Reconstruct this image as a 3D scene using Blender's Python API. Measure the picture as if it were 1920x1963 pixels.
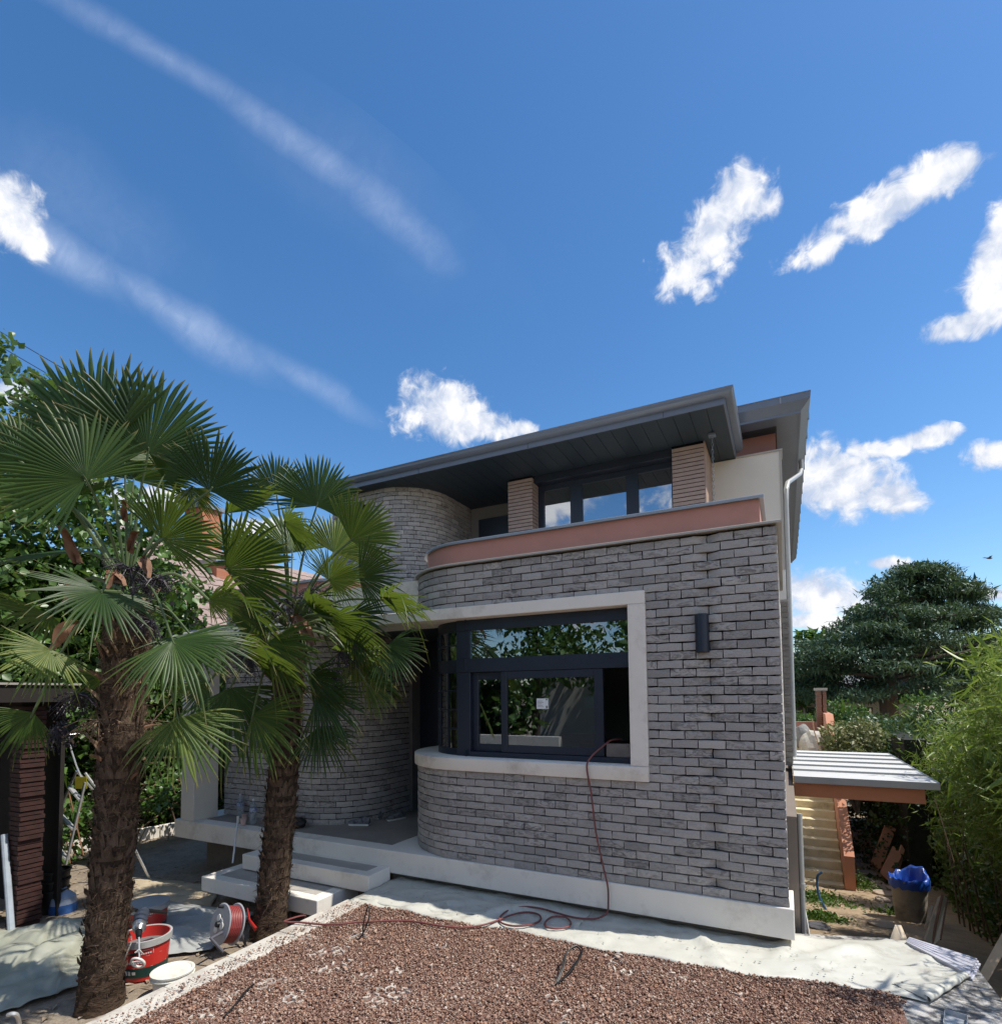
import bpy, bmesh, math, random
import numpy as np
from mathutils import Vector, Matrix, noise as mnoise

# ------------------------------------------------------------------ scene, camera, sky, sun, exposure
scene = bpy.context.scene
for o in list(bpy.data.objects):
    bpy.data.objects.remove(o)
COL = scene.collection
YAW, PITCH, ROLL = (math.radians(a) for a in (-26.868, 2.783, -0.568))
CAM = Vector((0.0157, -4.9866, 1.6888))
FPX, CXP, CYP = 1070.6, 960.0, 1280.0
_f = Vector((math.sin(YAW) * math.cos(PITCH), math.cos(YAW) * math.cos(PITCH), math.sin(PITCH)))
_r = Vector((math.cos(YAW), -math.sin(YAW), 0))
_u = _r.cross(_f)
RGT = _r * math.cos(ROLL) + _u * math.sin(ROLL)
UPV = _u * math.cos(ROLL) - _r * math.sin(ROLL)
FWD = _f
cam_d = bpy.data.cameras.new('camera')
cam = bpy.data.objects.new('camera', cam_d)
COL.objects.link(cam)
cam.matrix_world = Matrix(((RGT.x, UPV.x, -FWD.x, CAM.x), (RGT.y, UPV.y, -FWD.y, CAM.y), (RGT.z, UPV.z, -FWD.z, CAM.z), (0, 0, 0, 1)))
cam_d.sensor_fit = 'HORIZONTAL'
cam_d.sensor_width = 36.0
cam_d.lens = 36.0 * FPX / 1920.0
cam_d.shift_y = (CYP - 981.5) / 1920.0
cam_d.clip_start = 0.05
cam_d.clip_end = 3000
scene.camera = cam


def ray(px, py):
    """world direction of a point of the photograph (unit depth along the view axis)"""
    return RGT * ((px - CXP) / FPX) - UPV * ((py - CYP) / FPX) + FWD


def at(px, py, d):
    return CAM + ray(px, py) * d


def onz(px, py, z):
    r = ray(px, py)
    return CAM + r * ((z - CAM.z) / r.z)


SUN_EL = math.radians(60.0)
SUN_AZ = Vector((0.97, 0.243, 0)).normalized()
SUN = Vector((SUN_AZ.x * math.cos(SUN_EL), SUN_AZ.y * math.cos(SUN_EL), math.sin(SUN_EL)))
sun_d = bpy.data.lights.new('sun', 'SUN')
sun_d.energy = 2.9
sun_d.angle = math.radians(0.53)
sun_d.color = (1.0, 0.945, 0.86)
sun = bpy.data.objects.new('sun', sun_d)
COL.objects.link(sun)
sun.rotation_euler = SUN.to_track_quat('Z', 'Y').to_euler()
sun.location = (10, 6, 20)

world = bpy.data.worlds.new('World')
scene.world = world
world.use_nodes = True
WT = world.node_tree
WT.nodes.clear()


def wn(t, **kw):
    n = WT.nodes.new(t)
    for k, v in kw.items():
        setattr(n, k, v)
    return n


def wmath(op, a, b=None, c=None, clamp=False):
    n = wn('ShaderNodeMath', operation=op, use_clamp=clamp)
    for i, v in enumerate((a, b, c)):
        if v is None:
            continue
        if isinstance(v, (int, float)):
            n.inputs[i].default_value = v
        else:
            WT.links.new(v, n.inputs[i])
    return n.outputs[0]


sky = wn('ShaderNodeTexSky', sky_type='NISHITA')
sky.sun_disc = False
sky.sun_elevation = SUN_EL
sky.sun_rotation = math.atan2(SUN_AZ.x, SUN_AZ.y)
sky.air_density = 1.0
sky.dust_density = 0.35
sky.ozone_density = 3.0
SKY_STRENGTH = 0.12
tc = wn('ShaderNodeTexCoord')
D = tc.outputs['Generated']


def fbm(scale, detail=7.0, rough=0.58, src=None, distortion=0.0):
    n = wn('ShaderNodeTexNoise')
    n.inputs['Scale'].default_value = scale
    n.inputs['Detail'].default_value = detail
    n.inputs['Roughness'].default_value = rough
    n.inputs['Distortion'].default_value = distortion
    WT.links.new(src if src is not None else D, n.inputs['Vector'])
    return n.outputs['Fac']


def blob(px, py, ax, ay, sa, sb):
    """radius field of an elongated patch of sky: 0 in its middle, 1 on its rim"""
    l = math.hypot(ax, ay)
    ax, ay = ax / l, ay / l
    c = ray(px, py)
    p = ray(px + ax * sa, py + ay * sa) - c
    q = ray(px - ay * sb, py + ax * sb) - c
    inv = Matrix((p, q, c)).transposed().inverted()
    dots = []
    for row in inv:
        n = wn('ShaderNodeVectorMath', operation='DOT_PRODUCT')
        WT.links.new(D, n.inputs[0])
        n.inputs[1].default_value = row
        dots.append(n.outputs['Value'])
    u, v, w = dots
    r2 = wmath('DIVIDE', wmath('ADD', wmath('MULTIPLY', u, u), wmath('MULTIPLY', v, v)), wmath('MULTIPLY', w, w))
    return wmath('SQRT', r2)


# clouds: each group of the photograph's clouds is worked out only inside its own patch of sky
SAT = wn('ShaderNodeHueSaturation')
SAT.inputs['Saturation'].default_value = 1.24
SAT.inputs['Value'].default_value = .76
WT.links.new(sky.outputs['Color'], SAT.inputs['Color'])
SKYC = SAT.outputs['Color']
CW = 4.6


def background(col):
    b = wn('ShaderNodeBackground')
    b.inputs['Strength'].default_value = SKY_STRENGTH
    WT.links.new(col, b.inputs['Color'])
    return b.outputs['Background']


def mixrgb(fac, a, b):
    n = wn('ShaderNodeMixRGB')
    WT.links.new(fac, n.inputs['Fac'])
    for k, v in (('Color1', a), ('Color2', b)):
        if isinstance(v, tuple):
            n.inputs[k].default_value = v
        else:
            WT.links.new(v, n.inputs[k])
    return n.outputs['Color']


def smooth(v, lo, hi):
    m = wn('ShaderNodeMapRange', interpolation_type='SMOOTHSTEP')
    WT.links.new(v, m.inputs['Value'])
    m.inputs['From Min'].default_value = lo
    m.inputs['From Max'].default_value = hi
    return m.outputs['Result']


def cumulus(base, field, seed, amp=1.0):
    """white cumulus where field (1 in the middle, 0 on the rim) is pushed about by noise"""
    mp = wn('ShaderNodeMapping')
    WT.links.new(D, mp.inputs['Vector'])
    mp.inputs['Location'].default_value = (seed * 1.7, seed * .9, seed * 2.3)
    v = mp.outputs[0]
    big = fbm(15.0, 3.0, 0.55, v)
    det = fbm(38.0, 9.0, 0.66, v, .5)
    nzv = wmath('ADD', wmath('MULTIPLY', wmath('SUBTRACT', big, .5), 3.6 * amp), wmath('MULTIPLY', wmath('SUBTRACT', det, .5), 2.6 * amp))
    d = wmath('ADD', wmath('ADD', field, .24), nzv)
    mask = smooth(d, .02, .72)
    sh = wn('ShaderNodeMapRange')
    WT.links.new(wmath('ADD', wmath('MULTIPLY', d, .55), wmath('MULTIPLY', wmath('SUBTRACT', det, .5), 1.8)), sh.inputs['Value'])
    sh.inputs['From Min'].default_value = -.1
    sh.inputs['From Max'].default_value = 1.05
    mp2 = wn('ShaderNodeMapping')
    WT.links.new(D, mp2.inputs['Vector'])
    mp2.inputs['Location'].default_value = (seed * 1.7 + .012, seed * .9 + .004, seed * 2.3 + .03)
    up = fbm(15.0, 5.0, 0.58, mp2.outputs[0])
    lit = wmath('ADD', sh.outputs['Result'], wmath('MULTIPLY', wmath('SUBTRACT', big, up), 3.2), clamp=True)
    col = mixrgb(lit, (CW * .56, CW * .64, CW * .80, 1), (CW * 1.0, CW * 1.0, CW * 1.02, 1))
    return mixrgb(mask, base, col)


def union(lst):
    f = None
    for c in lst:
        g = wmath('SUBTRACT', 1.0, blob(*c))
        f = g if f is None else wmath('SMOOTH_MAX', f, g, 0.1)
    return f


def gate(r):
    return wmath('LESS_THAN', r, 1.0)


def chain(prev, g, nxt):
    n = wn('ShaderNodeMixShader')
    WT.links.new(g, n.inputs[0])
    WT.links.new(prev, n.inputs[1])
    WT.links.new(nxt, n.inputs[2])
    return n.outputs[0]


surf = background(SKYC)
# denser cumulus added behind the camera to lift the shaded facade
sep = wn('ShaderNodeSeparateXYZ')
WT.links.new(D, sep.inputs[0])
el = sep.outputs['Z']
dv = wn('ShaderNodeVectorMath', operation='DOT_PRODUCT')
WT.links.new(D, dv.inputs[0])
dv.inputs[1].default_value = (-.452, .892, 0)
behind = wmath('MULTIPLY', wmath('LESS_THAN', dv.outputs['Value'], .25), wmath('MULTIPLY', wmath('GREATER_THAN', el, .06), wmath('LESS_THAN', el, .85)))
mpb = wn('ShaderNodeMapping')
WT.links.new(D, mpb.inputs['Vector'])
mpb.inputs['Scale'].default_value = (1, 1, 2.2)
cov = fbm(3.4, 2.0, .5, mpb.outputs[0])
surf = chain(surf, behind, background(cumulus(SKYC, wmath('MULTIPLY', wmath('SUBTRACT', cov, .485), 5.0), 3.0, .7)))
# high thin streaks and the cloud at the left edge
STREAKS = [(310, 105, .86, .5, 350, 34, .24), (560, 265, .83, .56, 260, 38, .24), (770, 420, .77, .64, 180, 52, .22), (110, 480, .85, .52, 260, 58, .38), (340, 605, .85, .53, 280, 46, .36), (590, 730, .88, .48, 190, 30, .20), (150, 400, .8, .6, 330, 110, .08), (700, 340, .8, .6, 420, 130, .05)]
n_big = fbm(7.0, 5.0, 0.6)
st = None
for (px, py, ax, ay, sa, sb, al) in STREAKS:
    v = wmath('MULTIPLY', smooth(wmath('ADD', blob(px, py, ax, ay, sa, sb), wmath('MULTIPLY', wmath('SUBTRACT', n_big, 0.5), 1.3)), 1.2, -.15), al)
    st = v if st is None else wmath('MAXIMUM', st, v)
mps = wn('ShaderNodeMapping')
WT.links.new(D, mps.inputs['Vector'])
mps.inputs['Rotation'].default_value = (.3, .5, .9)
mps.inputs['Scale'].default_value = (10, 34, 26)
st = wmath('MULTIPLY', st, wmath('ADD', 0.35, wmath('MULTIPLY', fbm(1.6, 6.0, .65, mps.outputs[0], 1.0), 1.35)))
sky2 = mixrgb(st, SKYC, (CW * .66, CW * .76, CW * .98, 1))
left = union([(8, 395, .62, .8, 100, 62), (45, 452, .9, .4, 65, 36)])
surf = chain(surf, gate(blob(420, 420, .84, .54, 760, 330)), background(cumulus(sky2, left, 1.0, .6)))
for gt, lst, sd, am in (
        ((870, 805, 1, .1, 210, 120), [(845, 785, 1, .2, 92, 66), (900, 815, 1, .1, 90, 38), (1000, 822, 1, 0, 34, 16)], 5.0, .55),
        ((1385, 430, .6, -.8, 230, 130), [(1372, 440, .6, -.8, 128, 60), (1422, 378, 1, -.3, 64, 60), (1315, 515, .7, -.7, 60, 28)], 8.0, .6),
        ((1720, 390, .86, -.5, 310, 110), [(1690, 400, .86, -.5, 175, 40), (1815, 330, .9, -.4, 85, 44), (1590, 470, .7, -.7, 70, 28)], 11.0, .6),
        ((1880, 560, .42, -.9, 220, 110), [(1905, 510, .42, -.9, 105, 60), (1850, 622, 1, -.35, 90, 28), (1890, 575, .5, -.8, 60, 40)], 14.0, .6),
        ((1690, 920, 1, 0, 320, 125), [(1600, 925, 1, .15, 110, 76), (1700, 955, 1, .1, 70, 36), (1662, 864, 1, 0, 52, 15), (1775, 838, 1, -.3, 66, 20), (1908, 872, 1, 0, 46, 30)], 17.0, .55),
        ((1700, 1130, 1, 0, 330, 85), [(1560, 1140, 1, .05, 140, 46), (1555, 1195, 1, 0, 95, 24), (1700, 1079, 1, 0, 50, 12), (1905, 1140, 1, 0, 66, 14)], 20.0, .5),
        ((30, 752, 1, 0, 140, 60), [(30, 752, 1, 0, 66, 24)], 23.0, .5),
        ((400, 985, 1, 0, 260, 80), [(300, 960, 1, 0, 90, 24), (490, 1010, 1, 0, 70, 20)], 26.0, .5)):
    base = mixrgb(wmath('MULTIPLY', smooth(wmath('ADD', blob(560, 715, .86, .5, 190, 30), wmath('MULTIPLY', wmath('SUBTRACT', n_big, .5), 1.1)), 1.2, 0), .24), SKYC, (CW * .66, CW * .76, CW * .98, 1)) if gt[0] == 870 else SKYC
    surf = chain(surf, gate(blob(*gt)), background(cumulus(base, union(lst), sd, am)))
wo = wn('ShaderNodeOutputWorld')
WT.links.new(surf, wo.inputs['Surface'])

scene.render.engine = 'CYCLES'
vs = scene.view_settings
vs.view_transform = 'Standard'
vs.look = 'None'
vs.gamma = 1.0
vs.exposure = 0.95
vs.use_curve_mapping = False
scene.cycles.max_bounces = 8
scene.cycles.diffuse_bounces = 4
scene.cycles.glossy_bounces = 3
scene.cycles.transmission_bounces = 5
scene.cycles.transparent_max_bounces = 8
scene.cycles.caustics_reflective = False
scene.cycles.caustics_refractive = False

# ------------------------------------------------------------------ helpers
LOC = {}


def tag(o, label=None, cat=None, group=None, kind=None):
    if label:
        o['label'] = label
    if cat:
        o['category'] = cat
    if group:
        o['group'] = group
    if kind:
        o['kind'] = kind
    return o


def thing(name, label, cat, loc=(0, 0, 0), group=None):
    o = bpy.data.objects.new(name, None)
    COL.objects.link(o)
    o.location = loc
    o.empty_display_size = .1
    LOC[o] = Matrix.Translation(Vector(loc))
    return tag(o, label, cat, group)


def link(name, me, parent=None, mat=None):
    o = bpy.data.objects.new(name, me)
    COL.objects.link(o)
    if parent is not None:
        o.parent = parent
        if parent in LOC:
            o.matrix_parent_inverse = LOC[parent].inverted()
    if mat is not None:
        o.data.materials.clear()
        o.data.materials.append(mat)
    return o


def bevel(o, w=.006, seg=2):
    m = o.modifiers.new('bevel', 'BEVEL')
    m.width = w
    m.segments = seg
    m.limit_method = 'ANGLE'
    m.angle_limit = math.radians(40)
    return o


class MB:
    def __init__(s):
        s.v = []
        s.f = []

    def add(s, vs, fs):
        b = len(s.v)
        s.v.extend([tuple(p) for p in vs])
        s.f.extend([tuple(b + i for i in f) for f in fs])
        return s

    def box(s, x0, x1, y0, y1, z0, z1, M=None):
        p = [Vector((x, y, z)) for x in (x0, x1) for y in (y0, y1) for z in (z0, z1)]
        if M is not None:
            p = [M @ q for q in p]
        return s.add(p, [(0, 1, 3, 2), (4, 6, 7, 5), (0, 4, 5, 1), (2, 3, 7, 6), (0, 2, 6, 4), (1, 5, 7, 3)])

    def tube(s, pts, r, n=8, cap=True, flat=1.0):
        pts = [Vector(p) for p in pts]
        rs = r if isinstance(r, (list, tuple)) else [r] * len(pts)
        ref = None
        rings = []
        for i, p in enumerate(pts):
            t = (pts[min(i + 1, len(pts) - 1)] - pts[max(i - 1, 0)]).normalized()
            if ref is None:
                ref = Vector((0, 0, 1)) if abs(t.z) < .9 else Vector((1, 0, 0))
            a = (ref - t * ref.dot(t)).normalized()
            b = t.cross(a)
            ref = a
            rings.append([p + a * (rs[i] * math.cos(2 * math.pi * k / n)) + b * (rs[i] * flat * math.sin(2 * math.pi * k / n)) for k in range(n)])
        vs = [q for rg in rings for q in rg]
        fs = []
        for i in range(len(rings) - 1):
            for k in range(n):
                fs.append((i * n + k, i * n + (k + 1) % n, (i + 1) * n + (k + 1) % n, (i + 1) * n + k))
        if cap:
            fs.append(tuple(range(n - 1, -1, -1)))
            fs.append(tuple((len(rings) - 1) * n + k for k in range(n)))
        return s.add(vs, fs)

    def lathe(s, prof, n=24, M=None, a0=0.0, a1=2 * math.pi):
        full = abs(a1 - a0 - 2 * math.pi) < 1e-6
        m = n if full else n + 1
        vs = []
        for (r, z) in prof:
            for k in range(m):
                a = a0 + (a1 - a0) * k / n
                p = Vector((r * math.cos(a), r * math.sin(a), z))
                vs.append(M @ p if M is not None else p)
        fs = []
        for i in range(len(prof) - 1):
            for k in range(n):
                k2 = (k + 1) % m
                fs.append((i * m + k, i * m + k2, (i + 1) * m + k2, (i + 1) * m + k))
        return s.add(vs, fs)

    def sweep(s, path, prof, closed=True, caps=True):
        """path: 2d points walked so that 'outward' is on the right hand; prof: (outward offset, z)"""
        P = [Vector((p[0], p[1])) for p in path]
        vs = []
        m = len(prof)
        for i, p in enumerate(P):
            d0 = (P[i] - P[i - 1]).normalized() if i > 0 else None
            d1 = (P[i + 1] - P[i]).normalized() if i < len(P) - 1 else None
            if d0 is None:
                d0 = d1
            if d1 is None:
                d1 = d0
            n0 = Vector((d0.y, -d0.x))
            n1 = Vector((d1.y, -d1.x))
            n = (n0 + n1)
            n = n / max(n.length_squared / 2, .2) if n.length > 1e-6 else n0
            for (o, z) in prof:
                q = p + n * o
                vs.append((q.x, q.y, z))
        fs = []
        for i in range(len(P) - 1):
            for k in range(m if closed else m - 1):
                k2 = (k + 1) % m
                fs.append((i * m + k, (i + 1) * m + k, (i + 1) * m + k2, i * m + k2))
        if caps and closed:
            fs.append(tuple(range(m)))
            fs.append(tuple((len(P) - 1) * m + k for k in range(m - 1, -1, -1)))
        return s.add(vs, fs)

    def build(s, name, mat=None, parent=None, smooth=False, ang=35):
        me = bpy.data.meshes.new(name)
        me.from_pydata(s.v, [], s.f)
        me.update()
        if mat is not None:
            me.materials.append(mat)
        if smooth:
            me.polygons.foreach_set('use_smooth', [True] * len(me.polygons))
            try:
                me.set_sharp_from_angle(angle=math.radians(ang))
            except Exception:
                pass
        return link(name, me, parent)


def fixn(o):
    bm = bmesh.new()
    bm.from_mesh(o.data)
    bmesh.ops.recalc_face_normals(bm, faces=bm.faces)
    bm.to_mesh(o.data)
    bm.free()
    return o


def np_mesh(name, V, F, mat, parent=None, smooth=False, attr=None):
    """fast mesh from numpy arrays; F is (n,3) or (n,4)"""
    V = np.asarray(V, np.float32).reshape(-1, 3)
    F = np.asarray(F, np.int32)
    k = F.shape[1]
    me = bpy.data.meshes.new(name)
    me.vertices.add(len(V))
    me.vertices.foreach_set('co', V.ravel())
    me.loops.add(F.size)
    me.loops.foreach_set('vertex_index', F.ravel())
    me.polygons.add(len(F))
    me.polygons.foreach_set('loop_start', np.arange(0, F.size, k, dtype=np.int32))
    me.polygons.foreach_set('loop_total', np.full(len(F), k, np.int32))
    if smooth:
        me.polygons.foreach_set('use_smooth', np.ones(len(F), bool))
    me.update(calc_edges=True)
    if attr is not None:
        a = me.attributes.new('tint', 'FLOAT', 'POINT')
        a.data.foreach_set('value', np.asarray(attr, np.float32))
    me.materials.append(mat)
    return link(name, me, parent)


def arc(cx, cy, r, a0, a1, n):
    return [(cx + r * math.cos(math.radians(a0 + (a1 - a0) * i / n)), cy + r * math.sin(math.radians(a0 + (a1 - a0) * i / n))) for i in range(n + 1)]


# ------------------------------------------------------------------ materials
MATS = {}


def material(name):
    m = bpy.data.materials.new(name)
    m.use_nodes = True
    nt = m.node_tree
    nt.nodes.clear()
    out = nt.nodes.new('ShaderNodeOutputMaterial')
    b = nt.nodes.new('ShaderNodeBsdfPrincipled')
    nt.links.new(b.outputs[0], out.inputs[0])
    MATS[name] = m
    return m, nt, b


def nd(nt, t, ins=None, **kw):
    n = nt.nodes.new(t)
    for k, v in kw.items():
        setattr(n, k, v)
    for k, v in (ins or {}).items():
        if isinstance(v, bpy.types.NodeSocket):
            nt.links.new(v, n.inputs[k])
        else:
            n.inputs[k].default_value = v
    return n


def ramp(nt, fac, stops):
    n = nt.nodes.new('ShaderNodeValToRGB')
    cr = n.color_ramp
    while len(cr.elements) < len(stops):
        cr.elements.new(0.5)
    for e, (p, c) in zip(cr.elements, stops):
        e.position = p
        e.color = (*c, 1) if len(c) == 3 else c
    nt.links.new(fac, n.inputs[0])
    return n.outputs[0]


def coords(nt, rnd=True):
    t = nd(nt, 'ShaderNodeTexCoord')
    if not rnd:
        return t.outputs['Object']
    oi = nd(nt, 'ShaderNodeObjectInfo')
    m = nd(nt, 'ShaderNodeVectorMath', {0: oi.outputs['Random'], 1: (37.0, 17.0, 53.0)}, operation='MULTIPLY')
    a = nd(nt, 'ShaderNodeVectorMath', {0: t.outputs['Object'], 1: m.outputs[0]}, operation='ADD')
    return a.outputs[0]


def simple(name, c1, c2=None, scale=6.0, rough=.6, metal=0.0, bump=0.0, bscale=40.0, spec=.4, detail=6.0, stain=None, sscale=1.2, stretch=None, coat=0.0, bdist=.01):
    """two-tone noisy surface with optional stains and fine relief"""
    m, nt, b = material(name)
    co = coords(nt)
    if stretch:
        co = nd(nt, 'ShaderNodeMapping', {'Vector': co, 'Scale': stretch}).outputs[0]
    n1 = nd(nt, 'ShaderNodeTexNoise', {'Vector': co, 'Scale': scale, 'Detail': detail, 'Roughness': .6})
    c2 = c2 or tuple(x * .75 for x in c1)
    col = ramp(nt, n1.outputs['Fac'], [(.32, c2), (.68, c1)])
    if stain:
        n2 = nd(nt, 'ShaderNodeTexNoise', {'Vector': co, 'Scale': sscale, 'Detail': 8.0, 'Roughness': .7})
        fr = nd(nt, 'ShaderNodeMapRange', {'Value': n2.outputs['Fac'], 'From Min': .52, 'From Max': .72})
        mx = nd(nt, 'ShaderNodeMixRGB', {'Fac': fr.outputs[0], 'Color1': col, 'Color2': (*stain, 1)})
        col = mx.outputs[0]
    nt.links.new(col, b.inputs['Base Color'])
    b.inputs['Roughness'].default_value = rough
    b.inputs['Metallic'].default_value = metal
    b.inputs['Specular IOR Level'].default_value = spec
    if coat:
        b.inputs['Coat Weight'].default_value = coat
    if bump:
        n3 = nd(nt, 'ShaderNodeTexNoise', {'Vector': co, 'Scale': bscale, 'Detail': 5.0, 'Roughness': .65})
        bp = nd(nt, 'ShaderNodeBump', {'Strength': bump, 'Distance': bdist, 'Height': n3.outputs['Fac']})
        nt.links.new(bp.outputs[0], b.inputs['Normal'])
    return m


def leafmat(name, cols, rough=.45, trans=.35, spec=.4):
    """foliage: hue varies from leaf to leaf, thin enough to glow when lit from behind"""
    m, nt, b = material(name)
    g = nd(nt, 'ShaderNodeNewGeometry')
    oi = nd(nt, 'ShaderNodeObjectInfo')
    t = nd(nt, 'ShaderNodeTexCoord')
    n1 = nd(nt, 'ShaderNodeTexNoise', {'Vector': t.outputs['Object'], 'Scale': 1.7, 'Detail': 3.0})
    f = nd(nt, 'ShaderNodeMath', {0: g.outputs['Random Per Island'], 1: .6}, operation='MULTIPLY')
    f2 = nd(nt, 'ShaderNodeMath', {0: n1.outputs['Fac'], 1: .7, 2: f.outputs[0]}, operation='MULTIPLY_ADD')
    f3 = nd(nt, 'ShaderNodeMath', {0: f2.outputs[0], 1: .15}, operation='SUBTRACT')
    k = len(cols)
    col = ramp(nt, f3.outputs[0], [(i / (k - 1), c) for i, c in enumerate(cols)])
    nt.links.new(col, b.inputs['Base Color'])
    b.inputs['Roughness'].default_value = rough
    b.inputs['Specular IOR Level'].default_value = spec
    tr = nd(nt, 'ShaderNodeBsdfTranslucent')
    br = nd(nt, 'ShaderNodeMixRGB', {'Fac': .35, 'Color1': col, 'Color2': (.22, .32, .03, 1)})
    nt.links.new(br.outputs[0], tr.inputs['Color'])
    mx = nd(nt, 'ShaderNodeMixShader', {0: trans, 1: b.outputs[0], 2: tr.outputs[0]})
    out = [n for n in nt.nodes if n.type == 'OUTPUT_MATERIAL'][0]
    nt.links.new(mx.outputs[0], out.inputs[0])
    return m


def glass(name, tint=(.75, .82, .85), refl=1.0):
    m, nt, b = material(name)
    nt.nodes.remove(b)
    out = [n for n in nt.nodes if n.type == 'OUTPUT_MATERIAL'][0]
    fr = nd(nt, 'ShaderNodeFresnel', {'IOR': 1.6})
    k = nd(nt, 'ShaderNodeMath', {0: fr.outputs[0], 1: 1.0 - refl, 2: refl}, operation='MULTIPLY_ADD', use_clamp=True)
    tr = nd(nt, 'ShaderNodeBsdfTransparent', {'Color': (*tint, 1)})
    gl = nd(nt, 'ShaderNodeBsdfGlossy', {'Roughness': .004, 'Color': (.92, .95, 1, 1)})
    mx = nd(nt, 'ShaderNodeMixShader', {0: k.outputs[0], 1: tr.outputs[0], 2: gl.outputs[0]})
    nt.links.new(mx.outputs[0], out.inputs[0])
    return m


def brickmat(name, tones, warm=0.0):
    m, nt, b = material(name)
    t = nd(nt, 'ShaderNodeTexCoord')
    oi = nd(nt, 'ShaderNodeObjectInfo')
    g = nd(nt, 'ShaderNodeNewGeometry')
    rs = nd(nt, 'ShaderNodeMath', {0: oi.outputs['Random'], 1: g.outputs['Random Per Island']}, operation='ADD')
    fr = nd(nt, 'ShaderNodeMath', {0: rs.outputs[0]}, operation='FRACT')
    ofs = nd(nt, 'ShaderNodeVectorMath', {0: fr.outputs[0], 1: (41.0, 29.0, 67.0)}, operation='MULTIPLY')
    co = nd(nt, 'ShaderNodeVectorMath', {0: t.outputs['Object'], 1: ofs.outputs[0]}, operation='ADD')
    # smeared folds of hand-moulded clay
    mp = nd(nt, 'ShaderNodeMapping', {'Vector': co.outputs[0], 'Scale': (1.0, 1.0, 2.6), 'Rotation': (0, .35, 0)})
    fold = nd(nt, 'ShaderNodeTexNoise', {'Vector': mp.outputs[0], 'Scale': 11.0, 'Detail': 5.0, 'Roughness': .62, 'Distortion': 1.6})
    fine = nd(nt, 'ShaderNodeTexNoise', {'Vector': co.outputs[0], 'Scale': 120.0, 'Detail': 4.0, 'Roughness': .7})
    tone = ramp(nt, fr.outputs[0], tones)
    sm = nd(nt, 'ShaderNodeMapRange', {'Value': fold.outputs['Fac'], 'From Min': .45, 'From Max': .62})
    amt = nd(nt, 'ShaderNodeMapRange', {'Value': nd(nt, 'ShaderNodeMath', {0: nd(nt, 'ShaderNodeMath', {0: fr.outputs[0], 1: 7.3}, operation='MULTIPLY').outputs[0]}, operation='FRACT').outputs[0], 'From Min': 0.15, 'From Max': 1.0, 'To Min': 0.0, 'To Max': .8})
    k = nd(nt, 'ShaderNodeMath', {0: sm.outputs[0], 1: amt.outputs[0]}, operation='MULTIPLY')
    dark = nd(nt, 'ShaderNodeMixRGB', {'Fac': k.outputs[0], 'Color1': tone, 'Color2': (.10, .092, .088, 1)})
    f2 = nd(nt, 'ShaderNodeMapRange', {'Value': fine.outputs['Fac'], 'From Min': .25, 'From Max': .75, 'To Min': .74, 'To Max': 1.2})
    c2 = nd(nt, 'ShaderNodeMixRGB', {'Fac': 1.0, 'Color1': dark.outputs[0], 'Color2': f2.outputs[0]}, blend_type='MULTIPLY')
    nt.links.new(c2.outputs[0], b.inputs['Base Color'])
    b.inputs['Roughness'].default_value = .92
    b.inputs['Specular IOR Level'].default_value = .15
    b1 = nd(nt, 'ShaderNodeBump', {'Strength': .75, 'Distance': .008, 'Height': fold.outputs['Fac']})
    b2 = nd(nt, 'ShaderNodeBump', {'Strength': .5, 'Distance': .0025, 'Height': fine.outputs['Fac'], 'Normal': b1.outputs[0]})
    nt.links.new(b2.outputs[0], b.inputs['Normal'])
    return m


M_BRICK = brickmat('grey_brick', [(0.0, (.36, .345, .33)), (.25, (.44, .42, .40)), (.45, (.32, .305, .295)), (.68, (.47, .445, .42)), (.85, (.38, .36, .345)), (1.0, (.28, .27, .26))])
M_MORTAR = simple('dark_joint', (.006, .006, .007), rough=.95, spec=.1)
M_CONC = simple('pale_concrete', (.80, .755, .68), (.75, .705, .635), 3.0, .7, bump=.12, bscale=90, stain=(.54, .49, .43), sscale=2.6)
M_RENDER = simple('cream_render', (.68, .65, .59), (.64, .61, .555), 2.0, .85, bump=.1, bscale=160)
M_TERRA = simple('terracotta_render', (.47, .235, .19), (.43, .215, .172), 2.5, .85, bump=.12, bscale=150, stain=(.38, .20, .165), sscale=2.2)
M_ZINC = simple('grey_zinc', (.30, .32, .34), (.26, .28, .30), 3.0, .42, .55, stretch=(1, 1, 1), bump=.02)
M_ANTHR = simple('anthracite_metal', (.15, .18, .235), (.135, .16, .21), 2.0, .42, .25)
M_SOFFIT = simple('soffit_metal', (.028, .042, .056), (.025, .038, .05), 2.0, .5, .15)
M_CAPL = simple('pale_metal_coping', (.42, .39, .345), (.37, .345, .31), 4.0, .5, .2)
M_FRAME = simple('navy_aluminium', (.022, .030, .048), (.018, .025, .040), 3.0, .38, .1)
M_GLASS = glass('window_glass', (.55, .62, .64), .16)
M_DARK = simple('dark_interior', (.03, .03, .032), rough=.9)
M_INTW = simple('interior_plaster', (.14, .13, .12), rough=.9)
M_FLOORT = simple('porch_screed', (.27, .25, .225), (.21, .195, .18), 2.2, .8, bump=.1, bscale=60, stain=(.16, .15, .14))
M_SLAT = simple('clay_slat', (.37, .285, .26), (.29, .225, .205), 9.0, .8, bump=.1, bscale=70)
M_SLATB = simple('pale_clay', (.42, .30, .235), rough=.85)
# ------------------------------------------------------------------ house
rnd = random.Random(7)
H = thing('house', 'two-storey house with rounded grey brick walls, terracotta parapet and dark overhanging roof', 'house', (-3.8, 2.0, -0.33))
CH, BL = 0.076, 0.217


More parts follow.
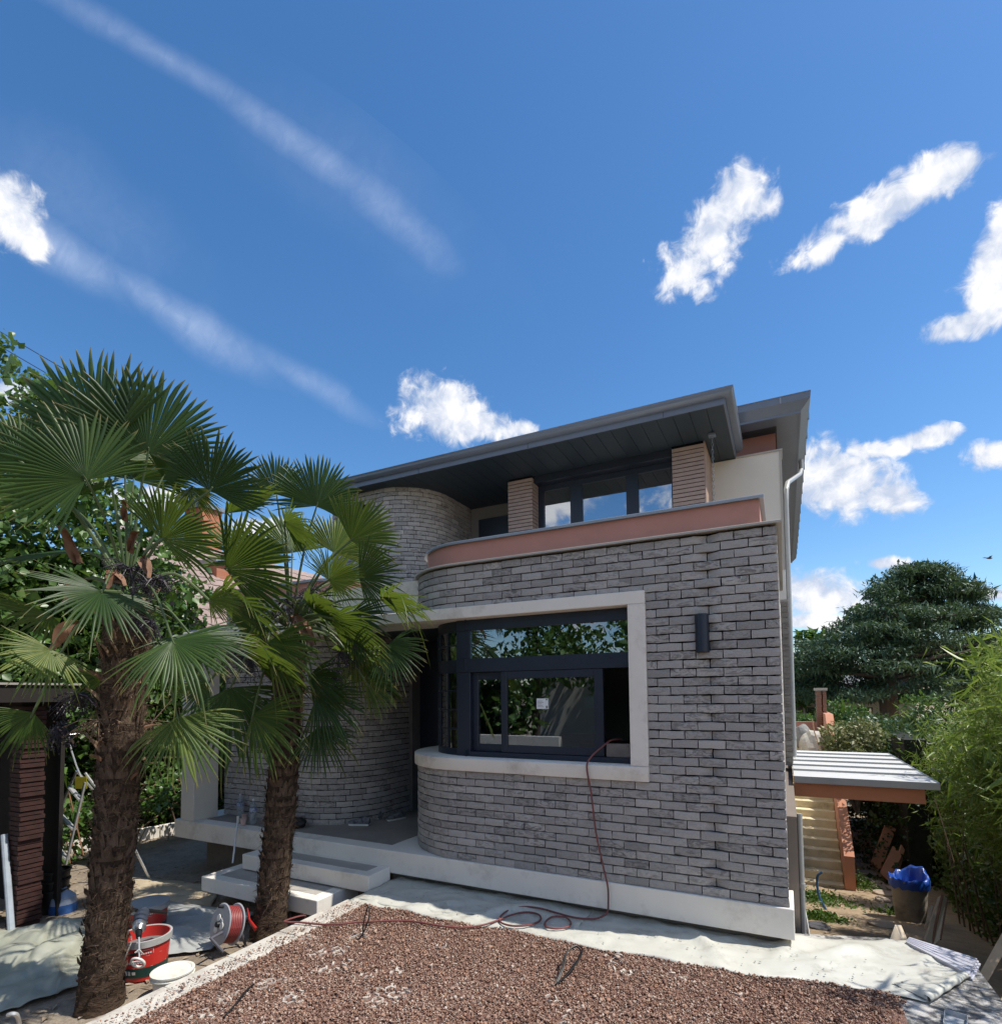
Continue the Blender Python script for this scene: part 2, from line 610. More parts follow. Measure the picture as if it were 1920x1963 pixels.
def brick_grid(L, h, depth, seed, nx=4, nz=2, wob=.0016):
    """local brick: x in [-L,0], outward = -y; front face wavy like hand-moulded clay"""
    r = random.Random(seed)
    fr = []
    for j in range(nz + 1):
        for i in range(nx + 1):
            x = -L * i / nx
            z = h * j / nz
            y = r.uniform(-.0022, .0022)
            if 0 < i < nx and 0 < j < nz:
                y -= .0015
            if j in (0, nz):
                z += r.uniform(-wob, wob)
                y += .0022
            if i in (0, nx):
                x += r.uniform(-wob, wob)
                y += .0022
            fr.append([x, y, z])
    ring = [j0 for j0 in range(nx + 1)] + [nx + j * (nx + 1) for j in range(1, nz + 1)] + [nz * (nx + 1) + i for i in range(nx - 1, -1, -1)] + [j * (nx + 1) for j in range(nz - 1, 0, -1)]
    faces = []
    for j in range(nz):
        for i in range(nx):
            a = j * (nx + 1) + i
            faces.append((a, a + nx + 1, a + nx + 2, a + 1))
    base = len(fr)
    bk = [[fr[k][0], depth, fr[k][2]] for k in ring]
    n = len(ring)
    for k in range(n):
        faces.append((ring[k], ring[(k + 1) % n], base + (k + 1) % n, base + k))
    return fr + bk, faces


VAR = []
for s in range(14):
    v, f = brick_grid(BL - .009, CH - .0105, .085, s, wob=.0026)
    me = bpy.data.meshes.new('brick')
    me.from_pydata(v, [], f)
    me.materials.append(M_BRICK)
    VAR.append((me, v, f))
# bricks that turn in towards the vertical groove of the facade
GRV = {}
for side in ('a', 'b'):
    for s in range(3):
        v, f = brick_grid(BL - .006, CH - .0105, .085, 90 + s, nx=6, wob=.0026)
        for p in v:
            d = (-p[0]) if side == 'b' else (BL - .006 + p[0])
            if p[1] < .05:
                p[1] += .040 * max(0, 1 - d / .105) ** 1.2
        me = bpy.data.meshes.new('brick')
        me.from_pydata(v, [], f)
        me.materials.append(M_BRICK)
        GRV[(side, s)] = me


def bay(s):
    if s < 3.06:
        return Vector((-s, 0)), Vector((0, -1))
    t = s - 3.06
    if t < .9 * math.pi / 2:
        a = math.radians(-90) - t / .9
        n = Vector((math.cos(a), math.sin(a)))
        return Vector((-3.06, .9)) + n * .9, n
    t -= .9 * math.pi / 2
    return Vector((-3.96, .9 + t)), Vector((-1, 0))


class BrickStuff:
    """bricks too small or too many to pick apart: real bricks joined in one part"""

    def __init__(s):
        s.m = MB()

    def put(s, fn, s0, L, z0, sgn=1):
        me, v, f = VAR[rnd.randrange(len(VAR))]
        k = L / (BL - .009)
        vs = []
        for (x, y, z) in v:
            p, n = fn(s0 + (-x) * k)
            q = p - n * y
            vs.append((q.x, q.y, z0 + z))
        s.m.add(vs, f if sgn > 0 else [tuple(reversed(t)) for t in f])

    def build(s, name, parent):
        o = s.m.build(name, M_BRICK, parent)
        return tag(o, kind='stuff')


bay_wall = MB()
BAYP = [(-3.96, 2.2), (-3.96, .9)] + arc(-3.06, .9, .9, 180, 270, 18)[1:] + [(0, 0), (0, 3.4)]
bay_wall.sweep(BAYP, [(-.045, .002), (-.045, .935), (-.24, .935), (-.24, .002)])
bay_wall.sweep(BAYP, [(-.045, 2.58), (-.045, 3.05), (-.24, 3.05), (-.24, 2.58)])
bay_wall.box(-1.09, -.045, .045, .24, .936, 2.579)
bay_wall.box(-.23, -.045, .25, 3.4, .936, 2.579)
BWALL = fixn(bay_wall.build('bay_wall', M_MORTAR, H))
curved = BrickStuff()
for i in range(40):
    z0 = i * CH + .004
    s = -0.0 if i % 2 == 0 else -BL / 2
    lim = 3.06 + 1.414 + .6
    inwin = 12 <= i < 34
    while s < lim:
        a, b = max(s, 0.0), s + BL
        if inwin:
            if a >= 1.09:
                break
            b = min(b, 1.09)
        elif b > lim:
            b = lim
        s += BL
        L = b - a - .006
        if L < .02:
            continue
        if b <= 3.07:
            g = None
            if i % 2 == 1:
                if abs(b - .5425) < .01:
                    g = GRV[('a', rnd.randrange(3))]
                elif abs(a - .5425) < .01:
                    g = GRV[('b', rnd.randrange(3))]
            me = g or VAR[rnd.randrange(len(VAR))][0]
            o = bpy.data.objects.new('brick', me)
            COL.objects.link(o)
            o.parent = BWALL
            full = (BL - .006) if g else (BL - .009)
            o.location = (-a - .002 + rnd.uniform(-.001, .001), rnd.uniform(-.0025, .0025), z0 + rnd.uniform(-.0012, .0012))
            o.rotation_euler = (rnd.uniform(-.006, .006), rnd.uniform(-.006, .006), rnd.uniform(-.008, .008))
            o.scale = ((b - a - .007) / full, 1, 1)
        else:
            curved.put(bay, a + .003, L, z0)
curved.build('curved_brickwork', BWALL)
# side return of the corner, above the taupe base
side = BrickStuff()
for i in range(0, 40):
    z0 = i * CH + .004
    s = 0.0 if i % 2 else .0
    s = .1 if i % 2 else .12
    while s < 2.6:
        side.put(lambda q: (Vector((-.004, q)), Vector((1, 0))), s, BL - .008, z0, -1)
        s += BL
side.build('side_brickwork', BWALL)

# slab, plinths, pillar, beam, sill
o = MB().box(-7.63, .03, -.022, 6.0, -.24, -.001).build('floor_slab', M_CONC, H)
bevel(o, .008)
o = MB().box(-7.2, -4.0, .17, 2.0, 0.0, .006).build('porch_floor', M_FLOORT, H)
M_PLINTH = simple('rough_plinth', (.24, .20, .16), (.17, .145, .12), 5.0, .9, bump=.3, bscale=35, stain=(.30, .27, .23))
MB().box(-7.35, -3.95, .28, 5.9, -1.2, -.241).box(-3.94, -.045, .11, 5.9, -1.4, -.241).build('foundation', M_PLINTH, H)
M_TAUPE = simple('taupe_render', (.20, .165, .14), (.18, .15, .125), 3.0, .85)
MB().box(-.04, .075, .46, 9.0, -3.0, .62).build('side_base_wall', M_TAUPE, H)
o = MB().box(-7.51, -7.235, -.012, .36, .001, 2.485).build('porch_pillar', M_RENDER, H)
bevel(o, .008)
bm_ = MB().box(-7.515, -1.068, -.024, .56, 2.488, 2.606)
o = bevel(bm_.build('lintel_beam', M_CONC, H), .007)
jm = MB().box(-1.222, -1.066, -.026, .19, 1.047, 2.4875)
o = bevel(jm.build('window_jamb', M_CONC, H), .006)
SILP = [(-3.96, 1.5), (-3.96, .9)] + arc(-3.06, .9, .9, 180, 270, 22)[1:] + [(-1.066, 0)]
o = MB().sweep(SILP, [(.032, .914), (.036, .922), (.036, 1.036), (.026, 1.044), (-.46, 1.05), (-.46, .914)]).build('window_sill', M_CONC, H, True, 50)
fixn(o)

# porch ceiling and little flat roof over it
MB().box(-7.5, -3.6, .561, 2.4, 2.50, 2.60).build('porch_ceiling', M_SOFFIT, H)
MB().box(-7.58, -3.9, .10, 2.7, 2.607, 2.655).build('porch_roof', M_ANTHR, H)
# window of the bay: flat part with sliding sashes, curved glass at the corner
W = MB().box(-3.11, -1.223, .13, .19, 2.372, 2.487).box(-3.11, -1.223, .125, .195, 1.93, 2.073).box(-3.11, -2.946, .13, .19, 1.05, 1.929).box(-3.11, -2.946, .131, .19, 2.0735, 2.3715).box(-1.262, -1.223, .131, .19, 2.0735, 2.3715).box(-2.9455, -1.223, .11, .24, 1.051, 1.098)
WIN = bevel(W.build('bay_window', M_FRAME, H), .003, 1)
CA = arc(-2.98, .85, .7, 270, 180, 18)
CP = [(-3.68, 1.9)] + CA[::-1] + [(-2.99, .15)]
for (z0, z1) in ((1.047, 1.12), (1.93, 2.07), (2.372, 2.487)):
    fixn(MB().sweep(CP, [(0, z0), (0, z1), (-.05, z1), (-.05, z0)]).build('curved_rail', M_FRAME, WIN, True, 30))
for (z0, z1) in ((1.1205, 1.9295), (2.0705, 2.3715)):
    fixn(MB().sweep(CP[:-1], [(-.012, z0), (-.012, z1), (-.022, z1), (-.022, z0)]).build('curved_pane', M_GLASS, WIN, True, 30))
for zz_ in (1.32, 1.525, 1.73, 2.22):
    fixn(MB().sweep(CP[:-1], [(-.006, zz_), (-.006, zz_ + .016), (-.03, zz_ + .016), (-.03, zz_)]).build('glazing_bar', M_FRAME, WIN, True, 30))
for k in range(5):
    a_ = math.radians(262 - k * 17)
    px_, py_ = -2.98 + .692 * math.cos(a_), .85 + .692 * math.sin(a_)
    MB().box(px_ - .009, px_ + .009, py_ - .009, py_ + .009, 1.1205, 1.9295).box(px_ - .009, px_ + .009, py_ - .009, py_ + .009, 2.0705, 2.3715).build('glazing_upright', M_FRAME, WIN)
MB().box(-2.945, -1.2625, .155, .163, 2.074, 2.3715).build('top_pane', M_GLASS, WIN)
for k in range(4):
    xx = -2.85 + k * .47
    MB().box(xx, xx + .035, .1215, .1245, 2.02, 2.027).build('drain_slot', M_DARK, WIN)


def sash(x0, x1, y, gl0, gl1, name):
    m = MB().box(x0, gl0, y, y + .045, 1.10, 1.929).box(gl1, x1, y, y + .045, 1.10, 1.929).box(gl0, gl1, y, y + .045, 1.10, 1.176).box(gl0, gl1, y, y + .045, 1.85, 1.929)
    s = bevel(m.build(name, M_FRAME, WIN), .004, 1)
    return s


sash(-2.9455, -2.56, .185, -2.88, -2.588, 'fixed_sash')
MB().box(-2.8795, -2.5885, .205, .213, 1.1765, 1.8495).build('pane', M_GLASS, WIN)
sash(-2.585, -1.507, .135, -2.518, -1.594, 'sliding_sash')
MB().box(-2.5175, -1.5945, .155, .163, 1.1765, 1.8495).build('pane', M_GLASS, WIN)
M_PAPER = simple('paper', (.75, .78, .78), (.7, .73, .74), 30, .7)
MB().box(-2.185, -2.065, .1335, .1545, 1.545, 1.648).build('paper_label', M_PAPER, WIN)
M_INK = simple('ink', (.03, .03, .035), rough=.8)
mk = MB().box(-2.085, -2.072, .1325, .133, 1.63, 1.643).box(-2.085, -2.072, .1325, .133, 1.552, 1.575)
for k in range(5):
    mk.box(-2.175, -2.11 - .01 * (k % 3), .1325, .133, 1.565 + .014 * k, 1.568 + .014 * k)
mk.build('label_print', M_INK, WIN)
MB().box(-1.655, -1.595, .1643, .1652, 1.55, 1.655).box(-1.72, -1.6, .21, .211, 1.56, 1.66).build('paper_label', M_PAPER, WIN)
# room behind: floor, ceiling, walls and a far window to the back garden
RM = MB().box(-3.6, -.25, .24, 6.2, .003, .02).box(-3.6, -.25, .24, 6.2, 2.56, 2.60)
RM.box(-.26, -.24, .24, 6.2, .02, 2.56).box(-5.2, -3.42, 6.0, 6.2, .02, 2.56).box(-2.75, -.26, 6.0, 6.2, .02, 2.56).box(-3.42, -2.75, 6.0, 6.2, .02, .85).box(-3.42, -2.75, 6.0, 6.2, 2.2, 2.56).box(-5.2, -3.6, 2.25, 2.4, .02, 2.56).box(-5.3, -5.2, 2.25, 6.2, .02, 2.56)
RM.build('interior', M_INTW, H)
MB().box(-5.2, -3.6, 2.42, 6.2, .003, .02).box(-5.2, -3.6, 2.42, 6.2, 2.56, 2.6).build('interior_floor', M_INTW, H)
# things of the building site inside
MB().box(-2.6, -2.0, 2.6, 3.2, .02, 1.0).box(-1.9, -1.86, 2.8, 2.84, .02, 2.0).build('site_table', simple('site_wood', (.30, .24, .18), rough=.8), H)
# entrance door in the dark recess
MB().box(-4.96, -3.79, 2.0, 2.04, .006, 2.5).build('entrance_door', M_FRAME, H)
MB().box(-4.30, -3.90, 1.97, 1.995, 1.42, 1.44).box(-4.0, -3.93, 1.965, 1.9695, 1.40, 1.46).build('door_handle', simple('steel', (.6, .6, .6), rough=.3, metal=.9), H)
MB().box(-4.965, -4.90, 1.80, 1.999, .006, 2.5).build('door_jamb', simple('jamb_grey', (.22, .21, .20), rough=.8), H)

# entrance wing wall (left) and upper tower, brick by brick


def path_fn(straight0, cx, cy, R):
    """walks +x along y = cy-R, round the corner, then +y"""
    L1 = cx - straight0

    def fn(s):
        if s < L1:
            return Vector((straight0 + s, cy - R)), Vector((0, -1))
        t = s - L1
        if t < R * math.pi / 2:
            a = math.radians(-90) + t / R
            n = Vector((math.cos(a), math.sin(a)))
            return Vector((cx, cy)) + n * R, n
        return Vector((cx + R, cy + t - R * math.pi / 2)), Vector((1, 0))
    return fn, L1 + R * math.pi / 2


def brick_run(name, parent, fn, length, i0, i1, hole=None):
    st = BrickStuff()
    for i in range(i0, i1):
        s = -BL / 2 * (i % 2) - rnd.uniform(0, .03)
        if i % 3 == 2:
            s -= BL * .25
        while s < length:
            a, b = max(s, 0), min(s + BL, length)
            s += BL
            if b - a < .03:
                continue
            if hole and hole[0] < (a + b) / 2 < hole[1] and hole[2] < i * CH < hole[3]:
                continue
            st.put(fn, a + .003, b - a - .007, i * CH + .004, -1)
    return st.build(name, parent)


fn, ln = path_fn(-7.3, -5.75, 1.3, .8)
EP = [(-7.3, 4.0), (-7.3, .5), (-5.75, .5)] + arc(-5.75, 1.3, .8, -90, 0, 14)[1:] + [(-4.95, 2.6)]
EW = fixn(MB().sweep(EP, [(-.016, .0), (-.016, 3.06), (-.25, 3.06), (-.25, .0)]).build('entrance_wall', M_MORTAR, H))
brick_run('entrance_brickwork', EW, fn, ln + .55, 0, 40)
fn, ln = path_fn(-7.3, -6.23, 3.55, .9)
TP = [(-7.3, 6.0), (-7.3, 2.65), (-6.23, 2.65)] + arc(-6.23, 3.55, .9, -90, 0, 14)[1:] + [(-5.33, 4.5)]
TW = fixn(MB().sweep(TP, [(-.016, 2.7), (-.016, 5.31), (-.25, 5.31), (-.25, 2.7)]).build('tower_wall', M_MORTAR, H))
brick_run('tower_brickwork', TW, fn, ln + .8, 37, 70, (.45, .75, 4.5, 5.12))
MB().box(-6.86, -6.56, 2.63, 2.66, 4.53, 5.13).build('tower_window', M_FRAME, H)
# terracotta bands with metal copings
fixn(MB().sweep(EP, [(-.10, 3.062), (-.10, 3.25), (-.28, 3.25), (-.28, 3.062)]).build('wing_parapet', M_TERRA, H, True))
fixn(MB().sweep(EP, [(-.06, 3.252), (-.06, 3.285), (-.32, 3.29), (-.32, 3.252)]).build('wing_coping', M_ZINC, H, True))
fixn(MB().sweep(EP, [(.03, 3.04), (.03, 3.061), (-.2, 3.061), (-.2, 3.04)]).build('wing_ledge', M_CAPL, H, True))
fixn(MB().sweep(BAYP, [(.036, 3.052), (.036, 3.070), (.03, 3.074), (-.28, 3.085), (-.28, 3.056), (.0, 3.054)]).build('wall_coping', M_CAPL, H, True))
RBP = [(-3.84, 2.6), (-3.84, .9)] + arc(-3.06, .9, .78, 180, 270, 20)[1:] + [(-.125, .12), (-.125, 2.9)]
fixn(MB().sweep(RBP, [(0, 3.086), (0, 3.312), (-.16, 3.312), (-.16, 3.086)]).build('terrace_parapet', M_TERRA, H, True))
fixn(MB().sweep(RBP, [(.034, 3.3125), (.034, 3.336), (.028, 3.342), (-.2, 3.346), (-.2, 3.3125)]).build('terrace_coping', M_ZINC, H, True))
MB().box(-5.3, -.3, .3, 4.4, 2.70, 3.02).build('terrace_floor', M_CONC, H)
# upper storey
MB().box(-5.35, -.9, 4.36, 4.6, 3.02, 5.33).build('upper_back_wall', simple('grey_render', (.22, .21, .20), (.19, .18, .175), 3, .9), H)
MB().box(-5.14, -4.30, 4.30, 4.359, 3.02, 5.06).build('upper_door', M_FRAME, H)
MB().box(-.9, .078, 4.236, 4.59, 3.05, 5.302).build('upper_side_wall', M_RENDER, H)
MB().box(.052, .083, 4.226, 4.2355, 3.5, 5.31).box(-.55, .098, 4.215, 4.6, 5.303, 5.325).build('wall_trim', M_CAPL, H)
MB().box(-.9, .01, 4.6, 5.2, 5.326, 5.90).build('upper_red_wall', simple('dusky_red_render', (.36, .18, .155), (.33, .165, .14), 3, .85), H)
MB().box(-4.2, -.02, 4.61, 14.0, -3.0, 5.32).build('rear_body', M_RENDER, H)
# slatted pillars each side of the upper window
for (x0, x1, y1, full) in ((-4.04, -3.598, 3.66, True), (-1.356, -.897, 4.235, False)):
    pl = MB().box(x0 + .012, x1 - .002 if not full else x1 - .012, 3.366, y1, 3.02, 5.312).build('upper_pillar', M_SLATB if not full else M_MORTAR, H)
    if full is False:
        MB().box(x0 + .001, x1 - .02, 3.3615, 3.3655, 3.02, 5.312).build('shadow_gap', M_MORTAR, pl)
    m = MB().box(x0, x1 - (.006 if not full else 0), 3.345, 3.36 if not full else 3.655, 0, .049)
    me = bpy.data.meshes.new('slat')
    me.from_pydata(m.v, [], m.f)
    me.materials.append(M_SLAT)
    z = 3.05
    while z + .049 < 5.313:
        o = bpy.data.objects.new('slat', me)
        COL.objects.link(o)
        o.parent = pl
        o.location = (rnd.uniform(-.001, .001), rnd.uniform(-.002, .002), z)
        z += .062
# upper window
U = MB().box(-3.597, -1.357, 3.60, 3.68, 5.105, 5.312).box(-3.597, -3.50, 3.60, 3.68, 3.03, 5.104).box(-3.03, -2.825, 3.60, 3.68, 3.03, 5.104).box(-2.105, -1.914, 3.60, 3.68, 3.03, 5.104).box(-1.414, -1.357, 3.60, 3.68, 3.03, 5.104)
UW = bevel(U.build('upper_window', M_FRAME, H), .004, 1)
MB().box(-3.597, -1.357, 3.42, 3.5995, 5.20, 5.312).build('blind_box', M_FRAME, UW)
M_GLASS2 = glass('reflective_glass', (.42, .47, .48), .42)
for (a, b) in ((-3.4995, -3.0305), (-2.8245, -2.1055), (-1.9135, -1.4145)):
    MB().box(a, b, 3.63, 3.638, 3.04, 5.104).build('pane', M_GLASS2, UW)
MB().box(-3.59, -1.36, 3.74, 3.745, 4.79, 5.15).build('roller_blind', simple('olive_blind', (.42, .39, .28), rough=.9), UW)
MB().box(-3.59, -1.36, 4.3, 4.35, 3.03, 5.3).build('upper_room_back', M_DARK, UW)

# main roof: deck, gutter and fascia, soffit panels
RP = [(-7.9, 2.4), (-.54, 2.4), (-.54, 4.23)]
GP = [(0, 5.314), (0, 5.388), (.012, 5.388), (.055, 5.400), (.088, 5.428), (.094, 5.455), (.106, 5.470), (.106, 5.480), (.09, 5.482), (0, 5.476), (-.4, 5.50), (-.4, 5.345), (-.02, 5.345), (-.02, 5.314)]
fixn(MB().sweep(RP, GP).build('roof_gutter', M_ANTHR, H, True, 25))
x = -1.3
while x > -7.8:
    MB().box(x, x + .006, 2.394, 2.3995, 5.313, 5.389).build('fascia_joint', M_FRAME, H)
    x -= 1.95
MB().box(-7.9, -.92, 2.75, 7.5, 5.35, 5.51).build('roof_deck', M_ANTHR, H)
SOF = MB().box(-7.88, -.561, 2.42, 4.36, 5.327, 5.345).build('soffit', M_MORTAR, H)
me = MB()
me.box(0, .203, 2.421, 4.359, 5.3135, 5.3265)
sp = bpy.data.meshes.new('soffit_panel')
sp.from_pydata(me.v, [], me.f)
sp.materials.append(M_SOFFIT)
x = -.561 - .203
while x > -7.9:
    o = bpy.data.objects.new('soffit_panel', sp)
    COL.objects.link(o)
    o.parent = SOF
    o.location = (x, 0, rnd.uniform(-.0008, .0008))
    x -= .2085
# rain chain and its outlet under the soffit
bevel(MB().box(-.83, -.73, 3.14, 3.24, 5.27, 5.313).build('chain_outlet', M_ANTHR, H), .01)
rc = MB()
for k in range(44):
    z = 5.26 - k * .05
    c = Vector((-.78, 3.19, z))
    a = (k % 2) * math.pi / 2
    pts = [c + Vector((math.cos(a) * .013 * math.cos(t), math.sin(a) * .013 * math.cos(t), .032 * math.sin(t))) for t in [i * math.pi / 4 for i in range(9)]]
    rc.tube(pts, .0035, 5, False)
rc.build('rain_chain', simple('chain_steel', (.25, .26, .27), rough=.4, metal=.8), H)
# right-hand roof over the side wall
RP2 = [(-.53, 4.02), (.35, 4.02), (.35, 14.6)]
fixn(MB().sweep(RP2, [(0, 5.72), (.0, 5.75), (.116, 5.862), (.12, 5.95), (.128, 5.955), (.128, 5.965), (.1, 5.968), (0, 5.95), (-.32, 6.0), (-.32, 5.735), (-.02, 5.735), (-.02, 5.72)]).build('side_gutter', M_ANTHR, H, True, 25))
for (x, y) in ((-.50, 3.89), (.08, 3.89)):
    MB().box(x, x + .02, 3.892, 4.02, 5.862, 5.95).build('gutter_clip', M_ZINC, H)
for k in range(14):
    y = 4.6 + k * .72
    MB().box(.35, .4805, y, y + .012, 5.85, 5.968).build('gutter_clip', M_ZINC, H)
MB().box(-4.2, .3, 4.3, 14.5, 5.905, 6.05).build('rear_roof', M_ANTHR, H)
S2 = MB().box(-.9, .33, 4.04, 14.55, 5.752, 5.77).build('side_soffit', M_MORTAR, H)
m = MB().box(-.52, .329, 0, .205, 5.7385, 5.7515)
sp2 = bpy.data.meshes.new('soffit_panel')
sp2.from_pydata(m.v, [], m.f)
sp2.materials.append(M_SOFFIT)
for k in range(50):
    o = bpy.data.objects.new('soffit_panel', sp2)
    COL.objects.link(o)
    o.parent = S2
    o.location = (0, 4.041 + k * .21, 0)
# downpipes
M_PIPE = simple('pale_grey_pipe', (.40, .41, .40), (.36, .37, .365), 5, .45, .2)
A = Vector((.40, 6.1, 5.80))
Bp = Vector((.13, 4.32, 4.72))
dp = MB().tube([A, A + Vector((0, 0, -.18)), A.lerp(Bp, .12) + Vector((0, 0, -.2)), A.lerp(Bp, .9) + Vector((0, 0, .06)), Bp, Bp + Vector((-.01, 0, -.25)), (.11, 4.33, .74)], .036, 12)
dp.build('downpipe', M_PIPE, H, True)
for z in (2.2, 1.0):
    MB().lathe([(.036, z), (.043, z), (.043, z + .03), (.036, z + .03)], 12, Matrix.Translation((.11, 4.33, 0))).build('pipe_collar', M_PIPE, H)
MB().tube([(.10, .72, .60), (.10, .72, -.95)], .022, 12).build('lower_downpipe', M_PIPE, H, True)
MB().lathe([(.022, -.05), (.028, -.05), (.028, -.01), (.022, -.01)], 12, Matrix.Translation((.10, .72, 0))).build('pipe_collar', M_PIPE, H)
# pale brick pier of the side wall
pier = MB().box(0.0, .088, 3.52, 3.9, .70, 2.95).build('side_pier', simple('pale_joint', (.50, .46, .41), rough=.9), H)
m = MB().box(.003, .093, 3.505, 3.56, 0, .066)
pm = bpy.data.meshes.new('brick')
pm.from_pydata(m.v, [], m.f)
pm.materials.append(brickmat('pale_brick', [(0, (.38, .33, .28)), (.5, (.44, .39, .34)), (1, (.35, .30, .25))]))
for k in range(29):
    o = bpy.data.objects.new('brick', pm)
    COL.objects.link(o)
    o.parent = pier
    o.location = (rnd.uniform(-.003, .003), rnd.uniform(-.002, .002), .74 + k * .0755)
# zinc canopy at the side
M_ZINCP = simple('bright_zinc', (.62, .62, .60), (.57, .57, .56), 2.0, .5, .05)
CN = MB().box(.08, 1.41, 2.28, 5.5, .695, .722).build('side_canopy', M_ZINCP, H)
for k in range(1, 6):
    y = 2.28 + .54 * k
    MB().box(.081, 1.409, y, y + .014, .7222, .744).build('standing_seam', M_ZINC, CN)
MB().box(.08, 1.42, 2.262, 2.2795, .655, .728).box(1.4105, 1.425, 2.28, 5.5, .655, .728).build('edge_flashing', M_ZINC, CN)
MB().box(.078, 1.305, 2.34, 2.50, .49, .6945).box(1.16, 1.305, 2.501, 5.4, .49, .6945).build('canopy_beam', simple('orange_beam', (.46, .19, .10), (.41, .165, .088), 3, .8), CN)
MB().box(.08, 1.15, 2.51, 5.4, .66, .6945).build('canopy_lining', M_SLATB, CN)

# wall lamp on the brick beside the window
WL = thing('wall_lamp', 'dark half-round up-and-down wall lamp on the brick right of the window', 'lamp', (-.59, -.02, 2.19))
M = Matrix.Translation((-.592, -.012, 0))
MB().lathe([(.052, 2.03), (.056, 2.033), (.056, 2.353), (.052, 2.356), (.047, 2.353), (.047, 2.033)], 20, M, math.pi, 2 * math.pi).build('shade', M_FRAME, WL, True, 40)
MB().box(-.648, -.536, -.016, -.006, 2.03, 2.356).build('back_plate', M_FRAME, WL)
MB().lathe([(0, 2.20), (.046, 2.20)], 16, M, math.pi, 2 * math.pi).build('diffuser', M_CAPL, WL)

tag(bevel(MB().box(-1.49, -1.268, .15, .21, 1.0985, 1.222).build('timber_block', simple('weathered_timber', (.23, .20, .175), (.15, .13, .115), 8, .85, bump=.3, bscale=30)), .004), 'weathered grey timber block lying in the open window gap', 'timber')
# ------------------------------------------------------------------ ground
PADZ = -.33


def sst(a, b, x):
    t = max(0.0, min(1.0, (x - a) / (b - a)))
    return t * t * (3 - 2 * t)


def ground_h(x, y):
    hr = -.95 - 1.62 * sst(-1.0, 10.5, y)
    hl = -.70 - .5 * sst(5.0, 18.0, y)
    k = sst(-2.6, -.3, x)
    h = hl * (1 - k) + hr * k
    d = math.hypot(x, y)
    h += .018 * mnoise.noise(Vector((x * 1.3, y * 1.3, 0))) + .03 * mnoise.noise(Vector((x * .3, y * .3, 5)))
    return h


def axis_pts(lo, hi, step, far):
    p = list(np.arange(lo, hi + 1e-6, step))
    a, s = hi, step
    while a < far:
        s *= 1.35
        a += s
        p.append(a)
    a, s = lo, step
    while a > -far:
        s *= 1.35
        a -= s
        p.insert(0, a)
    return p


gx, gy = axis_pts(-11, 3, .2, 900), axis_pts(-4, 14, .2, 900)
gm = MB()
gm.v = [(x, y, ground_h(x, y)) for y in gy for x in gx]
nx = len(gx)
gm.f = [(j * nx + i, j * nx + i + 1, (j + 1) * nx + i + 1, (j + 1) * nx + i) for j in range(len(gy) - 1) for i in range(nx - 1)]
M_SOIL, nt, b = material('garden_soil')
co = coords(nt, False)
n1 = nd(nt, 'ShaderNodeTexNoise', {'Vector': co, 'Scale': 2.2, 'Detail': 9.0, 'Roughness': .7})
n2 = nd(nt, 'ShaderNodeTexNoise', {'Vector': co, 'Scale': 30.0, 'Detail': 6.0, 'Roughness': .75})
soil = ramp(nt, n1.outputs['Fac'], [(.25, (.13, .10, .075)), (.5, (.26, .21, .155)), (.75, (.36, .30, .22))])
sand = ramp(nt, n1.outputs['Fac'], [(.25, (.24, .175, .11)), (.55, (.36, .27, .175)), (.8, (.45, .35, .23))])
sx = nd(nt, 'ShaderNodeSeparateXYZ', {0: co})
kk = nd(nt, 'ShaderNodeMapRange', {'Value': sx.outputs['X'], 'From Min': -2.0, 'From Max': -.5})
c = nd(nt, 'ShaderNodeMixRGB', {'Fac': kk.outputs[0], 'Color1': soil, 'Color2': sand})
sp_ = nd(nt, 'ShaderNodeMapRange', {'Value': n2.outputs['Fac'], 'From Min': .3, 'From Max': .7, 'To Min': .7, 'To Max': 1.25})
c = nd(nt, 'ShaderNodeMixRGB', {'Fac': 1.0, 'Color1': c.outputs[0], 'Color2': sp_.outputs[0]}, blend_type='MULTIPLY')
nt.links.new(c.outputs[0], b.inputs['Base Color'])
b.inputs['Roughness'].default_value = .95
bp = nd(nt, 'ShaderNodeBump', {'Strength': .8, 'Distance': .02, 'Height': n2.outputs['Fac']})
nt.links.new(bp.outputs[0], b.inputs['Normal'])
tag(gm.build('ground', M_SOIL, None, True, 80), kind='structure')

# raised concrete pad in front of the house
M_PAD, nt, b = material('weathered_concrete')
co = coords(nt, False)
n1 = nd(nt, 'ShaderNodeTexNoise', {'Vector': co, 'Scale': 3.2, 'Detail': 10.0, 'Roughness': .78})
n2 = nd(nt, 'ShaderNodeTexNoise', {'Vector': co, 'Scale': 26.0, 'Detail': 6.0, 'Roughness': .7})
mx = nd(nt, 'ShaderNodeMath', {0: n2.outputs['Fac'], 1: .45, 2: n1.outputs['Fac']}, operation='MULTIPLY_ADD')
col = ramp(nt, mx.outputs[0], [(.56, (.035, .033, .032)), (.70, (.13, .125, .12)), (.78, (.40, .385, .36)), (.95, (.52, .50, .47))])
nt.links.new(col, b.inputs['Base Color'])
b.inputs['Roughness'].default_value = .9
bp = nd(nt, 'ShaderNodeBump', {'Strength': .4, 'Distance': .006, 'Height': n2.outputs['Fac']})
nt.links.new(bp.outputs[0], b.inputs['Normal'])
poly = [(-3.9, -9), (1.3, -9), (1.24, -1.2), (1.2, .30), (1.05, .58), (.88, .655), (.02, .372), (-3.9, .24)]
pm_ = MB()
n = len(poly)
pm_.add([(x, y, PADZ) for x, y in poly] + [(x, y, -1.6) for x, y in poly], [tuple(range(n))] + [(i, i + n, (i + 1) % n + n, (i + 1) % n) for i in range(n)])
PAD = tag(fixn(pm_.build('forecourt_slab', M_PAD)), kind='structure')
